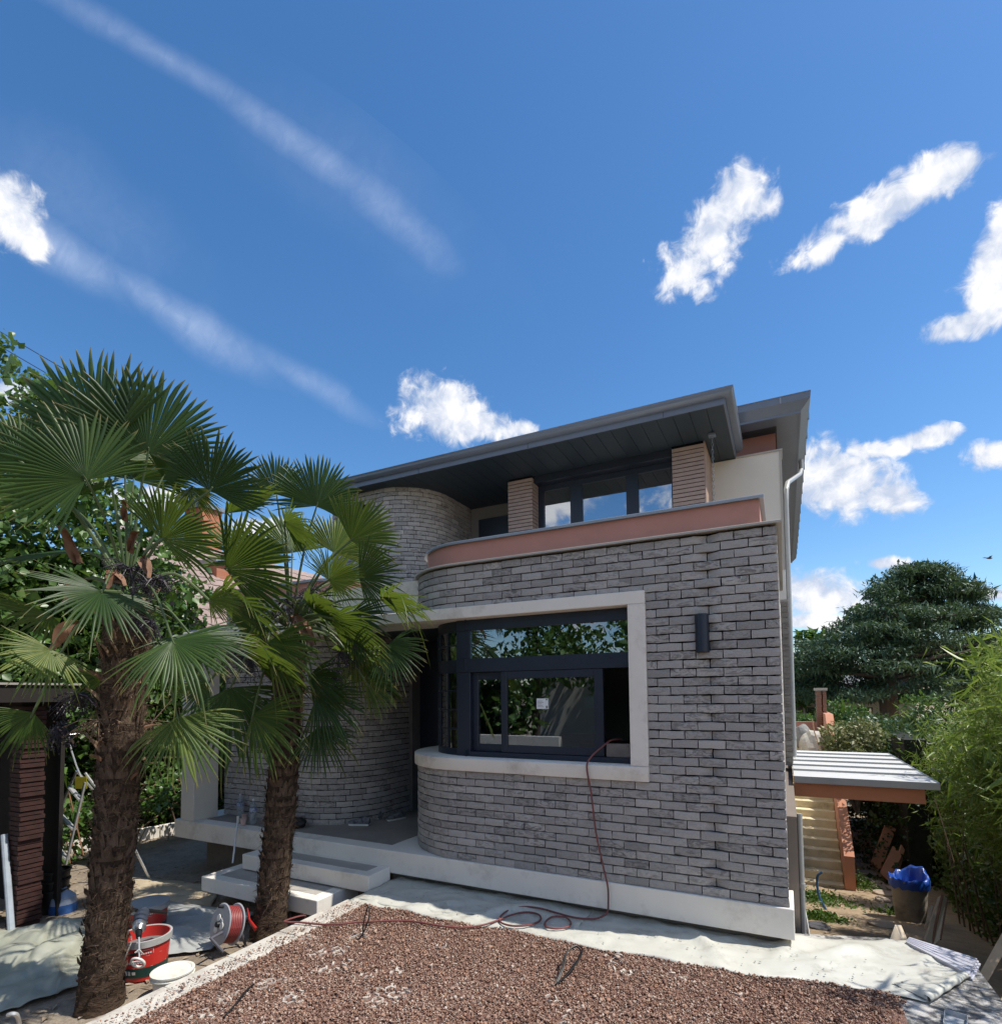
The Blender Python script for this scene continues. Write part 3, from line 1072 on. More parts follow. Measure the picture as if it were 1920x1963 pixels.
M_KERB = simple('white_kerb', (.60, .565, .50), (.44, .41, .36), 7.0, .85, bump=.5, bscale=40, stain=(.27, .22, .18), sscale=5.0)
kb = MB()
y = -9.0
while y < -.66:
    y2 = min(y + .5, -.66)
    kb.box(-3.905 + rnd.uniform(-.008, .004), -3.67 + rnd.uniform(-.012, .012), y, y2, -.42, -.312 + rnd.uniform(-.003, .003))
    y = y2
tag(bevel(kb.build('kerb', M_KERB, PAD), .012), kind=None)

# red gravel: a bed and real stones where one can tell them apart
M_GRAV, nt, b = material('red_gravel')
g = nd(nt, 'ShaderNodeNewGeometry')
co = coords(nt, False)
n1 = nd(nt, 'ShaderNodeTexNoise', {'Vector': co, 'Scale': 1.3, 'Detail': 5.0, 'Roughness': .6})
f = nd(nt, 'ShaderNodeMath', {0: n1.outputs['Fac'], 1: .5, 2: nd(nt, 'ShaderNodeMath', {0: g.outputs['Random Per Island'], 1: .85}, operation='MULTIPLY').outputs[0]}, operation='MULTIPLY_ADD')
f2 = nd(nt, 'ShaderNodeMath', {0: f.outputs[0], 1: .18}, operation='SUBTRACT')
col = ramp(nt, f2.outputs[0], [(.0, (.075, .042, .034)), (.18, (.17, .088, .064)), (.36, (.25, .158, .118)), (.52, (.33, .225, .172)), (.66, (.35, .19, .125)), (.82, (.41, .305, .245)), (.96, (.50, .42, .36))])
nt.links.new(col, b.inputs['Base Color'])
b.inputs['Roughness'].default_value = .9
b.inputs['Specular IOR Level'].default_value = .2
M_GBED = simple('gravel_bed', (.33, .195, .145), (.12, .065, .05), 60.0, .95, bump=1.0, bscale=60, bdist=.02)


def edge_y(x):
    """front edge of the protective sheet"""
    return -.70 + .065 * sst(-3.6, -1.6, x) + .19 * sst(-1.2, .8, x) + .018 * math.sin(x * 5.3) + .012 * math.sin(x * 11.7 + 1)


def grav_right(y):
    return .62 + .10 * math.sin(y * 3.1) + .06 * math.sin(y * 9.0)


gb = MB()
xs = np.linspace(-3.668, .62, 30)
for i in range(len(xs) - 1):
    a, c2 = xs[i], xs[i + 1]
    gb.add([(a, -9, PADZ + .005), (c2, -9, PADZ + .005), (c2, edge_y(c2) + .2, PADZ + .005), (a, edge_y(a) + .2, PADZ + .005)], [(0, 1, 2, 3)])
GRAVEL = tag(gb.build('gravel_bed', M_GBED), kind='structure')
# white honeycomb of the gravel grid showing through
HEX = []
for (px, py, r) in ((632, 1822, .20), (690, 1792, .13), (640, 1850, .15), (735, 1908, .19), (770, 1900, .14), (560, 1912, .15), (1175, 1838, .13), (1190, 1862, .10), (520, 1880, .12), (430, 1912, .12), (400, 1945, .12), (1060, 1915, .07), (1080, 1952, .08), (845, 1812, .05), (1300, 1868, .09), (760, 1862, .08), (700, 1868, .09), (590, 1800, .14), (1090, 1930, .05), (960, 1890, .05), (1420, 1905, .07)):
    p = onz(px, py, -.31)
    HEX.append((p.x, p.y, r * .82))


def in_hex(x, y):
    m = 0
    for (hx, hy, r) in HEX:
        d = math.hypot(x - hx, (y - hy) * 1.0) / r
        m = max(m, 1 - d)
    return m


M_HEX = simple('white_grid', (.56, .51, .45), (.42, .36, .31), 20, .85, stain=(.32, .22, .17), sscale=16.0)
hm = MB()
cs = .040
done = set()
for (hx, hy, r) in HEX:
    for i in range(int((hx - r + 4) / (cs * 1.5)), int((hx + r + 4) / (cs * 1.5)) + 1):
        for j in range(int((hy - r + 4) / (cs * 1.732)), int((hy + r + 4) / (cs * 1.732)) + 1):
            if (i, j) in done:
                continue
            done.add((i, j))
            cx_, cy_ = i * cs * 1.5 - 4, (j + (i % 2) * .5) * cs * 1.732 - 4
            if in_hex(cx_, cy_) < .12 or cy_ > edge_y(cx_) - .03:
                continue
            for k in range(6):
                if rnd.random() < .72 - .30 * in_hex(cx_, cy_):
                    continue
                a0, a1 = math.radians(60 * k), math.radians(60 * k + 60)
                w = .002 + rnd.uniform(0, .012) * rnd.random()
                z = PADZ + .018 + rnd.uniform(-.007, .006)
                o0 = [(cx_ + rr * math.cos(a) + rnd.gauss(0, .004), cy_ + rr * math.sin(a) + rnd.gauss(0, .004)) for a in (a0, a1) for rr in (cs - w, cs + w)]
                hm.add([(q[0], q[1], z) for q in o0] + [(q[0], q[1], PADZ + .004) for q in o0], [(0, 1, 3, 2), (4, 6, 7, 5), (0, 2, 6, 4), (1, 5, 7, 3), (0, 4, 5, 1), (2, 3, 7, 6)])
tag(hm.build('gravel_grid', M_HEX), 'white honeycomb gravel grid showing through the thin red gravel', 'gravel grid', kind='stuff')
rg = np.random.default_rng(5)
N = 125000
X = rg.uniform(-3.80, .80, N)
Y = rg.uniform(-3.5, -.42, N)
keep = np.zeros(N, bool)
for i in range(N):
    x_, y_ = X[i], Y[i]
    if y_ > edge_y(x_) + .01:
        continue
    if x_ > grav_right(y_) and rg.random() < .3 + 1.2 * (x_ - grav_right(y_)) / .15:
        continue
    if x_ < -3.668 and rg.random() < .80:
        continue
    h = in_hex(x_, y_)
    if h > 0 and rg.random() < min(.72, .15 + h * .8):
        continue
    keep[i] = True
X, Y = X[keep], Y[keep]
N = len(X)
cube = np.array([(x, y, z) for x in (-1, 1) for y in (-1, 1) for z in (-1, 1)], np.float32)
cf = np.array([(0, 1, 3, 2), (4, 6, 7, 5), (0, 4, 5, 1), (2, 3, 7, 6), (0, 2, 6, 4), (1, 5, 7, 3)], np.int32)
P = cube[None] * (1 + rg.uniform(-.42, .15, (N, 8, 1))) + rg.uniform(-.22, .22, (N, 8, 3))
S = rg.lognormal(-5.46, .40, (N, 1, 1)) * np.array([1.0, .78, .55])[None, None] * (1 + rg.uniform(-.25, .25, (N, 1, 3)))
P = P * S
ang = rg.uniform(0, 2 * np.pi, (N, 3))


def rotm(a, ax):
    c_, s_ = np.cos(a), np.sin(a)
    R_ = np.zeros((len(a), 3, 3))
    i, j = [(1, 2), (2, 0), (0, 1)][ax]
    R_[:, ax, ax] = 1
    R_[:, i, i] = c_
    R_[:, j, j] = c_
    R_[:, i, j] = -s_
    R_[:, j, i] = s_
    return R_


Rm = rotm(ang[:, 2], 2) @ rotm((ang[:, 0] - np.pi) * .22, 0) @ rotm((ang[:, 1] - np.pi) * .22, 1)
P = np.einsum('nij,nkj->nki', Rm, P)
zz = PADZ + .008 + rg.uniform(0, .016, N) + np.where(X < -3.668, .02, 0)
P += np.stack([X, Y, zz], 1)[:, None]
F = (cf[None] + (np.arange(N) * 8)[:, None, None]).reshape(-1, 4)
tag(np_mesh('gravel', P.reshape(-1, 3), F, M_GRAV), 'loose red-brown crushed brick gravel spread over the forecourt', 'gravel', kind='stuff')

# ------------------------------------------------------------------ protective sheets
M_SHEET = simple('pale_pvc_sheet', (.55, .545, .48), (.49, .485, .43), 1.6, .42, spec=.45, stain=(.33, .31, .26), sscale=4.5)


def wrinkle(x, y, s=0.0):
    v = Vector((x * 2.2 + s, y * 3.5, s))
    r = (1 - abs(mnoise.noise(v))) ** 7 * .013 + (1 - abs(mnoise.noise(v * 1.9 + Vector((4, 2, 1))))) ** 10 * .011 + .006 * mnoise.noise(v * 3.7)
    for (cx_, cy_, dx, dy, a, w) in ((-.62, -.18, .3, -.5, .035, .05), (-.05, -.05, .2, .6, .03, .06), (.38, .12, .55, .5, .05, .07), (.1, -.25, .6, .35, .02, .05), (-2.35, -.3, .55, .75, .05, .06), (-1.5, -.5, .9, .2, .02, .05), (-3.0, -.45, .6, .5, .03, .06)):
        l = math.hypot(dx, dy)
        u, t = ((x - cx_) * dx + (y - cy_) * dy) / l, (-(x - cx_) * dy + (y - cy_) * dx) / l
        r += a * math.exp(-(t / w) ** 2) * math.exp(-(u / .28) ** 2)
    return max(r, 0)


def sheet(name, xs, fy, by, z0, label, seed=0.0, nv=26, edge_lift=0.0, cat='tarp'):
    m = MB()
    for x in xs:
        a, b_ = fy(x), by(x)
        for j in range(nv + 1):
            y = a + (b_ - a) * j / nv
            z = z0 + wrinkle(x, y, seed)
            if y > -.03:
                z = min(z, -.262) if x < .06 else z
            if j == 0:
                z = z0 - .001 + .25 * wrinkle(x, y, seed)
            m.v.append((x, y, z))
    w = nv + 1
    m.f = [(i * w + j, (i + 1) * w + j, (i + 1) * w + j + 1, i * w + j + 1) for i in range(len(xs) - 1) for j in range(nv)]
    o = m.build(name, M_SHEET, None, True, 80)
    sm = o.modifiers.new('solid', 'SOLIDIFY')
    sm.thickness = .002
    sm.offset = 1
    return tag(o, label, cat)


xs = list(np.linspace(-3.86, .80, 120)) + list(np.linspace(.81, 1.075, 14))
sheet('protective_sheet', xs, lambda x: edge_y(x) if x < .79 else -.45 + (x - .79) * 1.72, lambda x: .10 if x < -.02 else (.28 + .24 * sst(0, .9, x) if x < 1.0 else .47 - (x - 1.0) * 5.5), -.318, 'long pale pvc sheet laid along the foot of the brick bay')
sheet('protective_sheet', list(np.linspace(-3.84, -1.62, 60)), lambda x: edge_y(x) + .16 + .1 * math.sin(x * 2.3), lambda x: .09, -.312, 'shorter grey sheet lapped over the long one under the coiled hose', 2.0, 20)
# rolled fold at the right-hand end of the sheet
A_, B_ = Vector((.775, -.455)), Vector((1.085, .045))
dr = (B_ - A_).normalized()
nr = Vector((-dr.y, dr.x))
fm = MB()
prof = [(.012, .0), (-.012, .004), (-.022, .02), (-.012, .036), (.02, .042), (.08, .034), (.16, .022), (.24, .014)]
for i in range(25):
    t = i / 24
    p = A_.lerp(B_, t)
    for (o_, h) in prof:
        k = 1.0 if o_ < .05 else (1 - .75 * t) * (1 if t > .06 else t / .06)
        q = p + nr * (o_ * k)
        fm.v.append((q.x, q.y, -.318 + h + .004 * math.sin(t * 23)))
w = len(prof)
fm.f = [(i * w + j, (i + 1) * w + j, (i + 1) * w + j + 1, i * w + j + 1) for i in range(24) for j in range(w - 1)]
tag(fm.build('sheet_fold', M_SHEET, None, True, 80), 'turned-over end of the pale sheet beside the grey panels', 'tarp')
# paint flecks and crumbs on the sheet
fl = MB()
for k in range(130):
    x = rnd.uniform(-3.6, .7)
    y = rnd.uniform(edge_y(x) + .05, -.02)
    z = -.308 + wrinkle(x, y) + .004
    r = rnd.uniform(.003, .011)
    a = rnd.uniform(0, 6)
    fl.add([(x + r * math.cos(a + t) * rnd.uniform(.5, 1.2), y + r * math.sin(a + t) * rnd.uniform(.5, 1.2), z + (.006 if i == 4 else 0)) for i, t in enumerate((0, 1.5, 3.1, 4.6))] + [(x, y, z + .006)], [(0, 1, 4), (1, 2, 4), (2, 3, 4), (3, 0, 4)])
tag(fl.build('plaster_crumbs', simple('crumbs', (.5, .5, .46), (.2, .2, .19), 30, .9)), 'plaster crumbs scattered on the protective sheet', 'debris', kind='stuff')

# ------------------------------------------------------------------ entrance steps
M_TREAD = simple('tread_screed', (.42, .39, .35), (.34, .315, .285), 3.0, .8, bump=.1, bscale=60)
ST = thing('entrance_steps', 'two pale concrete steps floating in front of the porch slab', 'steps', (-4.9, -.4, -.7))
for (x0, x1, y0, y1, z0, z1) in ((-5.78, -3.87, -.385, -.03, -.342, -.17), (-6.02, -4.235, -.735, -.12, -.522, -.36)):
    s_ = bevel(MB().box(x0, x1, y0, y1, z0, z1).build('step', M_CONC, ST), .008)
    bevel(MB().box(x0 + .17, x1 - .13, y0 + .12, y1 - .05, z1 - .01, z1 + .004).build('tread_infill', M_TREAD, s_), .002, 1)
MB().box(-5.5, -4.4, -.34, -.1, -.8, -.523).box(-5.5, -4.2, -.1, .1, -.8, -.343).build('step_support', M_PLINTH, ST)

# ------------------------------------------------------------------ hose, cables and small things on the forecourt


def smooth_pts(pts, n=6):
    """Catmull-Rom through points"""
    P = [Vector(p) for p in pts]
    P = [P[0] * 2 - P[1]] + P + [P[-1] * 2 - P[-2]]
    out = []
    for i in range(1, len(P) - 2):
        for k in range(n):
            t = k / n
            a, b_, c_, d_ = P[i - 1], P[i], P[i + 1], P[i + 2]
            out.append(.5 * ((2 * b_) + (c_ - a) * t + (2 * a - 5 * b_ + 4 * c_ - d_) * t * t + (3 * b_ - a - 3 * c_ + d_) * t ** 3))
    out.append(P[-2])
    return out


def z5(x, y):
    return 780 + x / 2.505, 1440 + y / 2.505


def z6(x, y):
    return 500 + x / 2.72, 1700 + y / 2.72


def ony(px, py, Y):
    r = ray(px, py)
    return CAM + r * ((Y - CAM.y) / r.y)


hp = [(-1.38, .30, 1.25), (-1.44, .16, 1.255), (-1.50, .05, 1.20), (-1.585, -.02, 1.11), (-1.615, -.055, 1.02)]
for q in ((882, 190), (893, 280), (905, 380), (925, 480), (945, 570), (963, 650)):
    p = ony(*z5(*q), -.05)
    hp.append((p.x, p.y, p.z))
p = ony(*z5(966, 728), -.06)
hp.append((p.x, p.y, p.z))
hp.append((p.x - .01, -.075, -.25))
for q in ((915, 803), (860, 806), (790, 797), (720, 778), (640, 756), (560, 748), (490, 764), (447, 797), (452, 824), (510, 840), (590, 835), (640, 812), (630, 785), (570, 774), (500, 788), (430, 815), (360, 836)):
    p = onz(*z5(*q), -.285)
    hp.append((p.x, p.y, p.z))
for q in ((1050, 214), (930, 204), (800, 182), (690, 178), (600, 182), (500, 186), (400, 196), (300, 196), (200, 186), (120, 182)):
    p = onz(*z6(*q), -.288)
    hp.append((p.x, p.y, p.z))
hp += [(-3.98, -1.13, -.33), (-4.1, -1.2, -.5)]
M_HOSE = simple('dusky_red_rubber', (.19, .06, .055), (.15, .05, .048), 8, .5)
tag(MB().tube(smooth_pts(hp, 6), .0085, 7).build('air_hose', M_HOSE, None, True), 'thin dark red hose hanging from the open window and snaking over the gravel', 'hose')
lp = []
for q in ((760, 797), (700, 796), (664, 822), (668, 844), (720, 853), (775, 843), (785, 822), (762, 797)):
    p = onz(*z5(*q), -.282)
    lp.append((p.x, p.y, p.z))
tag(MB().tube(smooth_pts(lp, 6), .0085, 7).build('hose_coil', M_HOSE, None, True), 'small closed loop of dark red hose on the grey sheet', 'hose')
M_BLACK = simple('black_rubber', (.012, .012, .013), rough=.45)
M_GREYC = simple('grey_cable', (.25, .24, .22), rough=.6)


def wire(name, pts, label, r=.006, mat=None, two=False):
    m = MB().tube(smooth_pts(pts, 6), r, 6)
    if two:
        m.tube(smooth_pts([Vector(p) + Vector((.012, .006, .01)) for p in pts], 6), r, 6)
    return tag(m.build(name, mat or M_BLACK, None, True), label, 'cable')


b1 = onz(695, 1797, -.32)
wire('cable_loop', [b1, b1 + Vector((-.005, .02, .12)), b1 + Vector((.035, .03, .25)), b1 + Vector((.062, .01, .19)), b1 + Vector((.058, -.02, .11)), b1 + Vector((.03, -.06, .03)), b1 + Vector((.0, -.09, .005))], 'black cable loop standing up from the gravel nearest the steps')
b2 = onz(1064, 1888, -.315)
wire('cable_loop', [b2, b2 + Vector((.0, .12, .05)), b2 + Vector((-.02, .26, .10)), b2 + Vector((.02, .36, .115)), b2 + Vector((.07, .34, .10)), b2 + Vector((.065, .24, .06)), b2 + Vector((.035, .1, .02)), b2 + Vector((.0, -.02, .0))], 'black and grey cable loop lying on the gravel in front of the bay', two=True)
b3, b4 = onz(428, 1952, -.31), onz(486, 1888, -.31)
wire('cable_end', [b3, b3.lerp(b4, .35) + Vector((.01, 0, .01)), b3.lerp(b4, .7) + Vector((0, 0, .012)), b4], 'short black cable end lying across the gravel by the kerb', .008)
# clear plastic tray and pvc panels at the right edge
M_CLEAR, nt, b = material('clear_plastic')
b.inputs['Base Color'].default_value = (.75, .8, .85, 1)
b.inputs['Roughness'].default_value = .25
b.inputs['Transmission Weight'].default_value = .55
b.inputs['IOR'].default_value = 1.3
c = onz(1830, 1960, -.33)
Mx = Matrix.Translation((c.x, c.y - .02, -.327)) @ Matrix.Rotation(math.radians(-14), 4, 'Z')
tr = MB().box(-.055, .055, -.11, .08, 0, .003, Mx).box(-.055, -.052, -.11, .08, .0035, .035, Mx).box(.052, .055, -.11, .08, .0035, .035, Mx).box(-.0515, .0515, -.11, -.107, .0035, .035, Mx).box(-.0515, .0515, .077, .08, .0035, .035, Mx)
tag(bevel(tr.build('plastic_tray', M_CLEAR), .004), 'shallow clear plastic tray on the stained concrete corner', 'tray')
M_PVC = simple('violet_grey_pvc', (.52, .52, .58), (.47, .47, .53), 5, .4, stain=(.3, .3, .33))
pn = thing('panel_stack', 'ribbed pale violet-grey panels stacked at the corner of the concrete', 'panel', (1.05, .3, -.33))
e0, e1, e2 = Vector((.865, .56, 0)), Vector((1.235, .335, 0)), Vector((1.115, .02, 0))
u_ = (e1 - e0)
v_ = (e2 - e1)
for k in range(3):
    zz_ = -.325 + k * .014
    off = Vector((-.008 * k, .006 * k, 0))
    q = [e0 + off, e1 + off, e1 + v_ + off, e0 + v_ * .35 + off]
    m = MB().add([(p.x, p.y, zz_) for p in q] + [(p.x, p.y, zz_ + .011) for p in q], [(3, 2, 1, 0), (4, 5, 6, 7), (0, 1, 5, 4), (1, 2, 6, 5), (2, 3, 7, 6), (3, 0, 4, 7)])
    pl = m.build('panel', M_PVC, pn)
    if k == 2:
        for j in range(1, 5):
            t = j / 5
            a, c2 = q[0].lerp(q[3], t), q[1].lerp(q[2], t)
            MB().tube([(a.x, a.y, zz_ + .012), (c2.x, c2.y, zz_ + .012)], .005, 6).build('rib', M_PVC, pl)
# ------------------------------------------------------------------ windmill palms
M_FROND, nt, b = material('palm_frond')
g = nd(nt, 'ShaderNodeNewGeometry')
oi = nd(nt, 'ShaderNodeObjectInfo')
at_ = nd(nt, 'ShaderNodeAttribute', attribute_name='tint')
rr = nd(nt, 'ShaderNodeMath', {0: oi.outputs['Random'], 1: .62, 2: nd(nt, 'ShaderNodeMath', {0: g.outputs['Random Per Island'], 1: .34}, operation='MULTIPLY').outputs[0]}, operation='MULTIPLY_ADD')
base = ramp(nt, rr.outputs[0], [(.0, (.012, .032, .008)), (.32, (.022, .054, .011)), (.58, (.050, .095, .017)), (.8, (.12, .165, .03)), (1.0, (.20, .22, .05))])
tipk = nd(nt, 'ShaderNodeMapRange', {'Value': at_.outputs['Fac'], 'From Min': .86, 'From Max': 1.0})
tk = nd(nt, 'ShaderNodeMath', {0: tipk.outputs[0], 1: .8}, operation='MULTIPLY')
col = nd(nt, 'ShaderNodeMixRGB', {'Fac': tk.outputs[0], 'Color1': base, 'Color2': (.24, .19, .07, 1)}).outputs[0]
nt.links.new(col, b.inputs['Base Color'])
b.inputs['Roughness'].default_value = .42
b.inputs['Specular IOR Level'].default_value = .32
tr_ = nd(nt, 'ShaderNodeBsdfTranslucent', {'Color': nd(nt, 'ShaderNodeMixRGB', {'Fac': .55, 'Color1': col, 'Color2': (.30, .42, .04, 1)}).outputs[0]})
mx_ = nd(nt, 'ShaderNodeMixShader', {0: .30, 1: b.outputs[0], 2: tr_.outputs[0]})
nt.links.new(mx_.outputs[0], [n_ for n_ in nt.nodes if n_.type == 'OUTPUT_MATERIAL'][0].inputs[0])
M_PETI = simple('palm_petiole', (.10, .14, .05), (.07, .10, .035), 8, .5)
M_DEAD = simple('dead_frond', (.22, .115, .065), (.12, .065, .04), 10, .8, bump=.3, bscale=30)
M_FIBRE = simple('palm_fibre', (.13, .085, .057), (.06, .04, .028), 14, .95, spec=.1)
M_FIBREL = simple('palm_fibre_pale', (.30, .21, .14), (.16, .105, .07), 9, .95, spec=.1)
M_TRUNK = simple('palm_trunk', (.095, .065, .045), (.04, .028, .02), 9, .95, bump=1.0, bscale=18, bdist=.03, spec=.1, stretch=(1, 1, 2.4))
M_SHEATH = simple('old_sheath', (.17, .12, .085), (.06, .042, .03), 16, .95, bump=.8, bscale=60, bdist=.02, spec=.1, stretch=(1, 1, .35))
M_FRUIT = simple('palm_fruit', (.045, .035, .045), (.02, .016, .022), 20, .5)
prng = np.random.default_rng(11)


def frond_mesh(name, Hb, A, N, L, spread, nseg, droop, parent, mat=None, cup=.12, seed=0):
    r = np.random.default_rng(seed)
    A = np.array(A)
    N = np.array(N)
    B = np.cross(N, A)
    rs = np.array([.02, .16, .34, .52, .68, .83, .94, 1.0])
    dphi = 2 * spread / nseg
    V, F, T = [], [], []
    for k in range(nseg):
        phi = -spread + dphi * (k + .5) + r.uniform(-.08, .08) * dphi
        ln = L * (.78 + .22 * math.cos(phi * .8)) * (r.uniform(.9, 1.06) if r.random() > .06 else r.uniform(.6, .85))
        split = (.54 if droop < .085 else .40) + .10 * math.cos(phi) + r.uniform(-.04, .04)
        ps = phi * (1 + r.normal(0, .012))
        tw = r.normal(0, .16)
        dr = droop * r.uniform(.3, 2.6)
        sag = r.random() < .2
        b0 = len(V)
        for q in rs:
            ph = phi + (ps - phi) * max(0, q - split) * 2 + tw * max(0, q - split) ** 2
            d = A * math.cos(ph) + B * math.sin(ph)
            s = -A * math.sin(ph) + B * math.cos(ph)
            x = q * ln
            if q <= split:
                w = x * math.tan(dphi / 2) * 1.03
            else:
                w0 = split * ln * math.tan(dphi / 2)
                t = (q - split) / (1 - split)
                w = w0 * (1 - t ** 3.2) * (1 - .22 * t) + .0006
            lift = cup * ln * (1 - math.cos(phi)) * q * .6 - .05 * ln * q * q
            c = np.array(Hb) + d * x + N * lift
            c = c + np.array((0, 0, -1.0)) * (dr * ln * max(0, q - .45) ** 2 * (4.5 if sag else 1.6))
            fold = w * .85
            V.append(c + s * w - N * fold)
            V.append(c + N * fold * .2)
            V.append(c - s * w - N * fold)
            T += [q, q, q]
        for i in range(len(rs) - 1):
            a = b0 + i * 3
            F.append((a, a + 1, a + 4, a + 3))
            F.append((a + 1, a + 2, a + 5, a + 4))
    return np_mesh(name, V, F, mat or M_FROND, parent, False, T)


def make_palm(label, base, top, r0, r1, crown_d, fronds, seed, fruits, deads, extra=4, fsize=.95):
    R_ = random.Random(seed)
    T = thing('palm_tree', label, 'palm tree', base, 'windmill palms in front of the house')
    base, top = Vector(base), Vector(top)
    # trunk: rings of old leaf bases under a coat of fibre
    m = MB()
    nr, ns = 60, 26
    for i in range(nr + 1):
        t = i / nr
        c = base.lerp(top, t) + RGT * (.03 * math.sin(t * 3.0))
        rad = r0 + (r1 - r0) * t + (.03 * max(0, 1 - t * 9))
        for k in range(ns):
            a = 2 * math.pi * k / ns
            stp = ((t * 17 + .5 * math.sin(a * 2 + 1)) % 1.0)
            rr_ = rad * (1 + .10 * (stp - .5) + .14 * mnoise.noise(Vector((math.cos(a) * 2.1, math.sin(a) * 2.1, t * 13 + seed))) + .06 * mnoise.noise(Vector((math.cos(a) * 7, math.sin(a) * 7, t * 40 + seed))))
            m.v.append((c.x + rr_ * math.cos(a), c.y + rr_ * math.sin(a), c.z))
    for i in range(nr):
        for k in range(ns):
            m.f.append((i * ns + k, i * ns + (k + 1) % ns, (i + 1) * ns + (k + 1) % ns, (i + 1) * ns + k))
    TR = m.build('trunk', M_TRUNK, T, True, 60)
    # fibre: thousands of ragged strands
    for (cnt, mat, nm, lmin, lmax, tlo) in ((3600, M_FIBRE, 'trunk_fibre', .03, .10, 0.0), (3400, M_FIBREL, 'pale_trunk_fibre', .02, .09, .0)):
        V, F = [], []
        rg_ = np.random.default_rng(seed + cnt)
        for k in range(cnt):
            t = rg_.uniform(tlo, 1.02)
            if nm == 'pale_trunk_fibre' and mnoise.noise(Vector((t * 9 + seed, 0, rg_.uniform(0, .4)))) < -.02:
                continue
            a = rg_.uniform(0, 2 * math.pi)
            rad = (r0 + (r1 - r0) * t) * rg_.uniform(.97, 1.07)
            c = base.lerp(top, min(t, 1)) + RGT * (.03 * math.sin(t * 3.0))
            o_ = np.array((math.cos(a), math.sin(a), 0))
            tg = np.array((-math.sin(a), math.cos(a), 0))
            p = np.array(c) + o_ * rad
            l = rg_.uniform(lmin, lmax)
            d = tg * rg_.normal(0, .8) + np.array((0, 0, 1.0)) * rg_.normal(.1, .45) + o_ * rg_.uniform(.05, .42)
            d /= np.linalg.norm(d)
            cv = o_ * rg_.uniform(-.3, .3) + np.array((0, 0, -1)) * rg_.uniform(0, .7) + tg * rg_.normal(0, .4)
            w = rg_.uniform(.0008, .0022)
            sd = np.cross(d, o_)
            sd /= max(np.linalg.norm(sd), 1e-6)
            pts = [p + d * l * q + cv * l * q * q * .6 for q in (0, .4, .75, 1.0)]
            b0 = len(V)
            for i, q in enumerate(pts):
                ww = w * (1 - i / 3.2)
                V += [q + sd * ww, q - sd * ww]
            for i in range(3):
                F.append((b0 + i * 2, b0 + i * 2 + 1, b0 + i * 2 + 3, b0 + i * 2 + 2))
        tag(np_mesh(nm, V, F, mat, T), kind='stuff')
    # overlapping ragged sheaths of old leaves
    nring = 30
    for i in range(nring):
        t = (i + .3) / nring
        c0_ = base.lerp(top, t) + RGT * (.03 * math.sin(t * 3.0))
        rad = r0 + (r1 - r0) * t
        m = MB()
        for j in range(11):
            a = 2 * math.pi * (j + .5 * (i % 2)) / 11 + R_.uniform(-.12, .12)
            hw = R_.uniform(.20, .34)
            hgt_ = R_.uniform(.06, .125)
            fl = R_.uniform(1.05, 1.22)
            nst = 7
            for row in range(3):
                for k in range(nst + 1):
                    aa = a + hw * (k / nst * 2 - 1) * (1 - .25 * row / 2)
                    rg2 = rad * (1.0 + (fl - 1.0) * (row / 2) ** 1.5)
                    zz2 = -.02 + hgt_ * row / 2
                    if row == 2:
                        zz2 += R_.uniform(-.035, .02)
                        rg2 *= R_.uniform(.97, 1.05)
                    m.v.append((c0_.x + rg2 * math.cos(aa), c0_.y + rg2 * math.sin(aa), c0_.z + zz2))
            b0_ = len(m.v) - 3 * (nst + 1)
            for row in range(2):
                for k in range(nst):
                    q_ = b0_ + row * (nst + 1) + k
                    m.f.append((q_, q_ + 1, q_ + nst + 2, q_ + nst + 1))
        m.build('sheath_ring', M_SHEATH, T)
    # cut leaf bases
    for k in range(34):
        t = R_.uniform(.55, 1.05)
        a = R_.uniform(0, 2 * math.pi)
        c = base.lerp(top, min(t, 1)) + Vector((0, 0, max(0, t - 1) * 1.2))
        o_ = Vector((math.cos(a), math.sin(a), 0))
        p = c + o_ * (r0 + (r1 - r0) * min(t, 1)) * .9
        l = R_.uniform(.06, .22)
        e = p + (o_ * R_.uniform(.3, .8) + Vector((0, 0, R_.uniform(.2, .9)))).normalized() * l
        MB().tube([p, p.lerp(e, .5) + Vector((0, 0, .01)), e], [.018, .014, .008], 5, True, .5).build('leaf_base', M_FIBREL if k % 3 else M_DEAD, T)
    crown = top + Vector((0, 0, .16))
    fronds = list(fronds)
    rx = random.Random(seed + 77)
    for k in range(extra):
        # fill the crown evenly: arching outward, the lower ones hanging
        a = rx.uniform(0, 2 * math.pi)
        el_ = rx.uniform(-.75, .75)
        o_ = Vector((math.cos(a) * math.cos(el_), math.sin(a) * math.cos(el_), math.sin(el_)))
        ln_ = rx.uniform(.45, .85)
        hub_ = crown + o_ * ln_ + Vector((0, 0, .12 - .1 * (1 - el_)))
        if (hub_ - crown).dot(FWD) < -.25:
            continue
        ax_ = (o_ + Vector((0, 0, rx.uniform(-.55, .1)))).normalized()
        fronds.append((hub_, ax_, rx.uniform(.55, .72) * fsize, rx.uniform(70, 105), rx.uniform(.06, .2)))
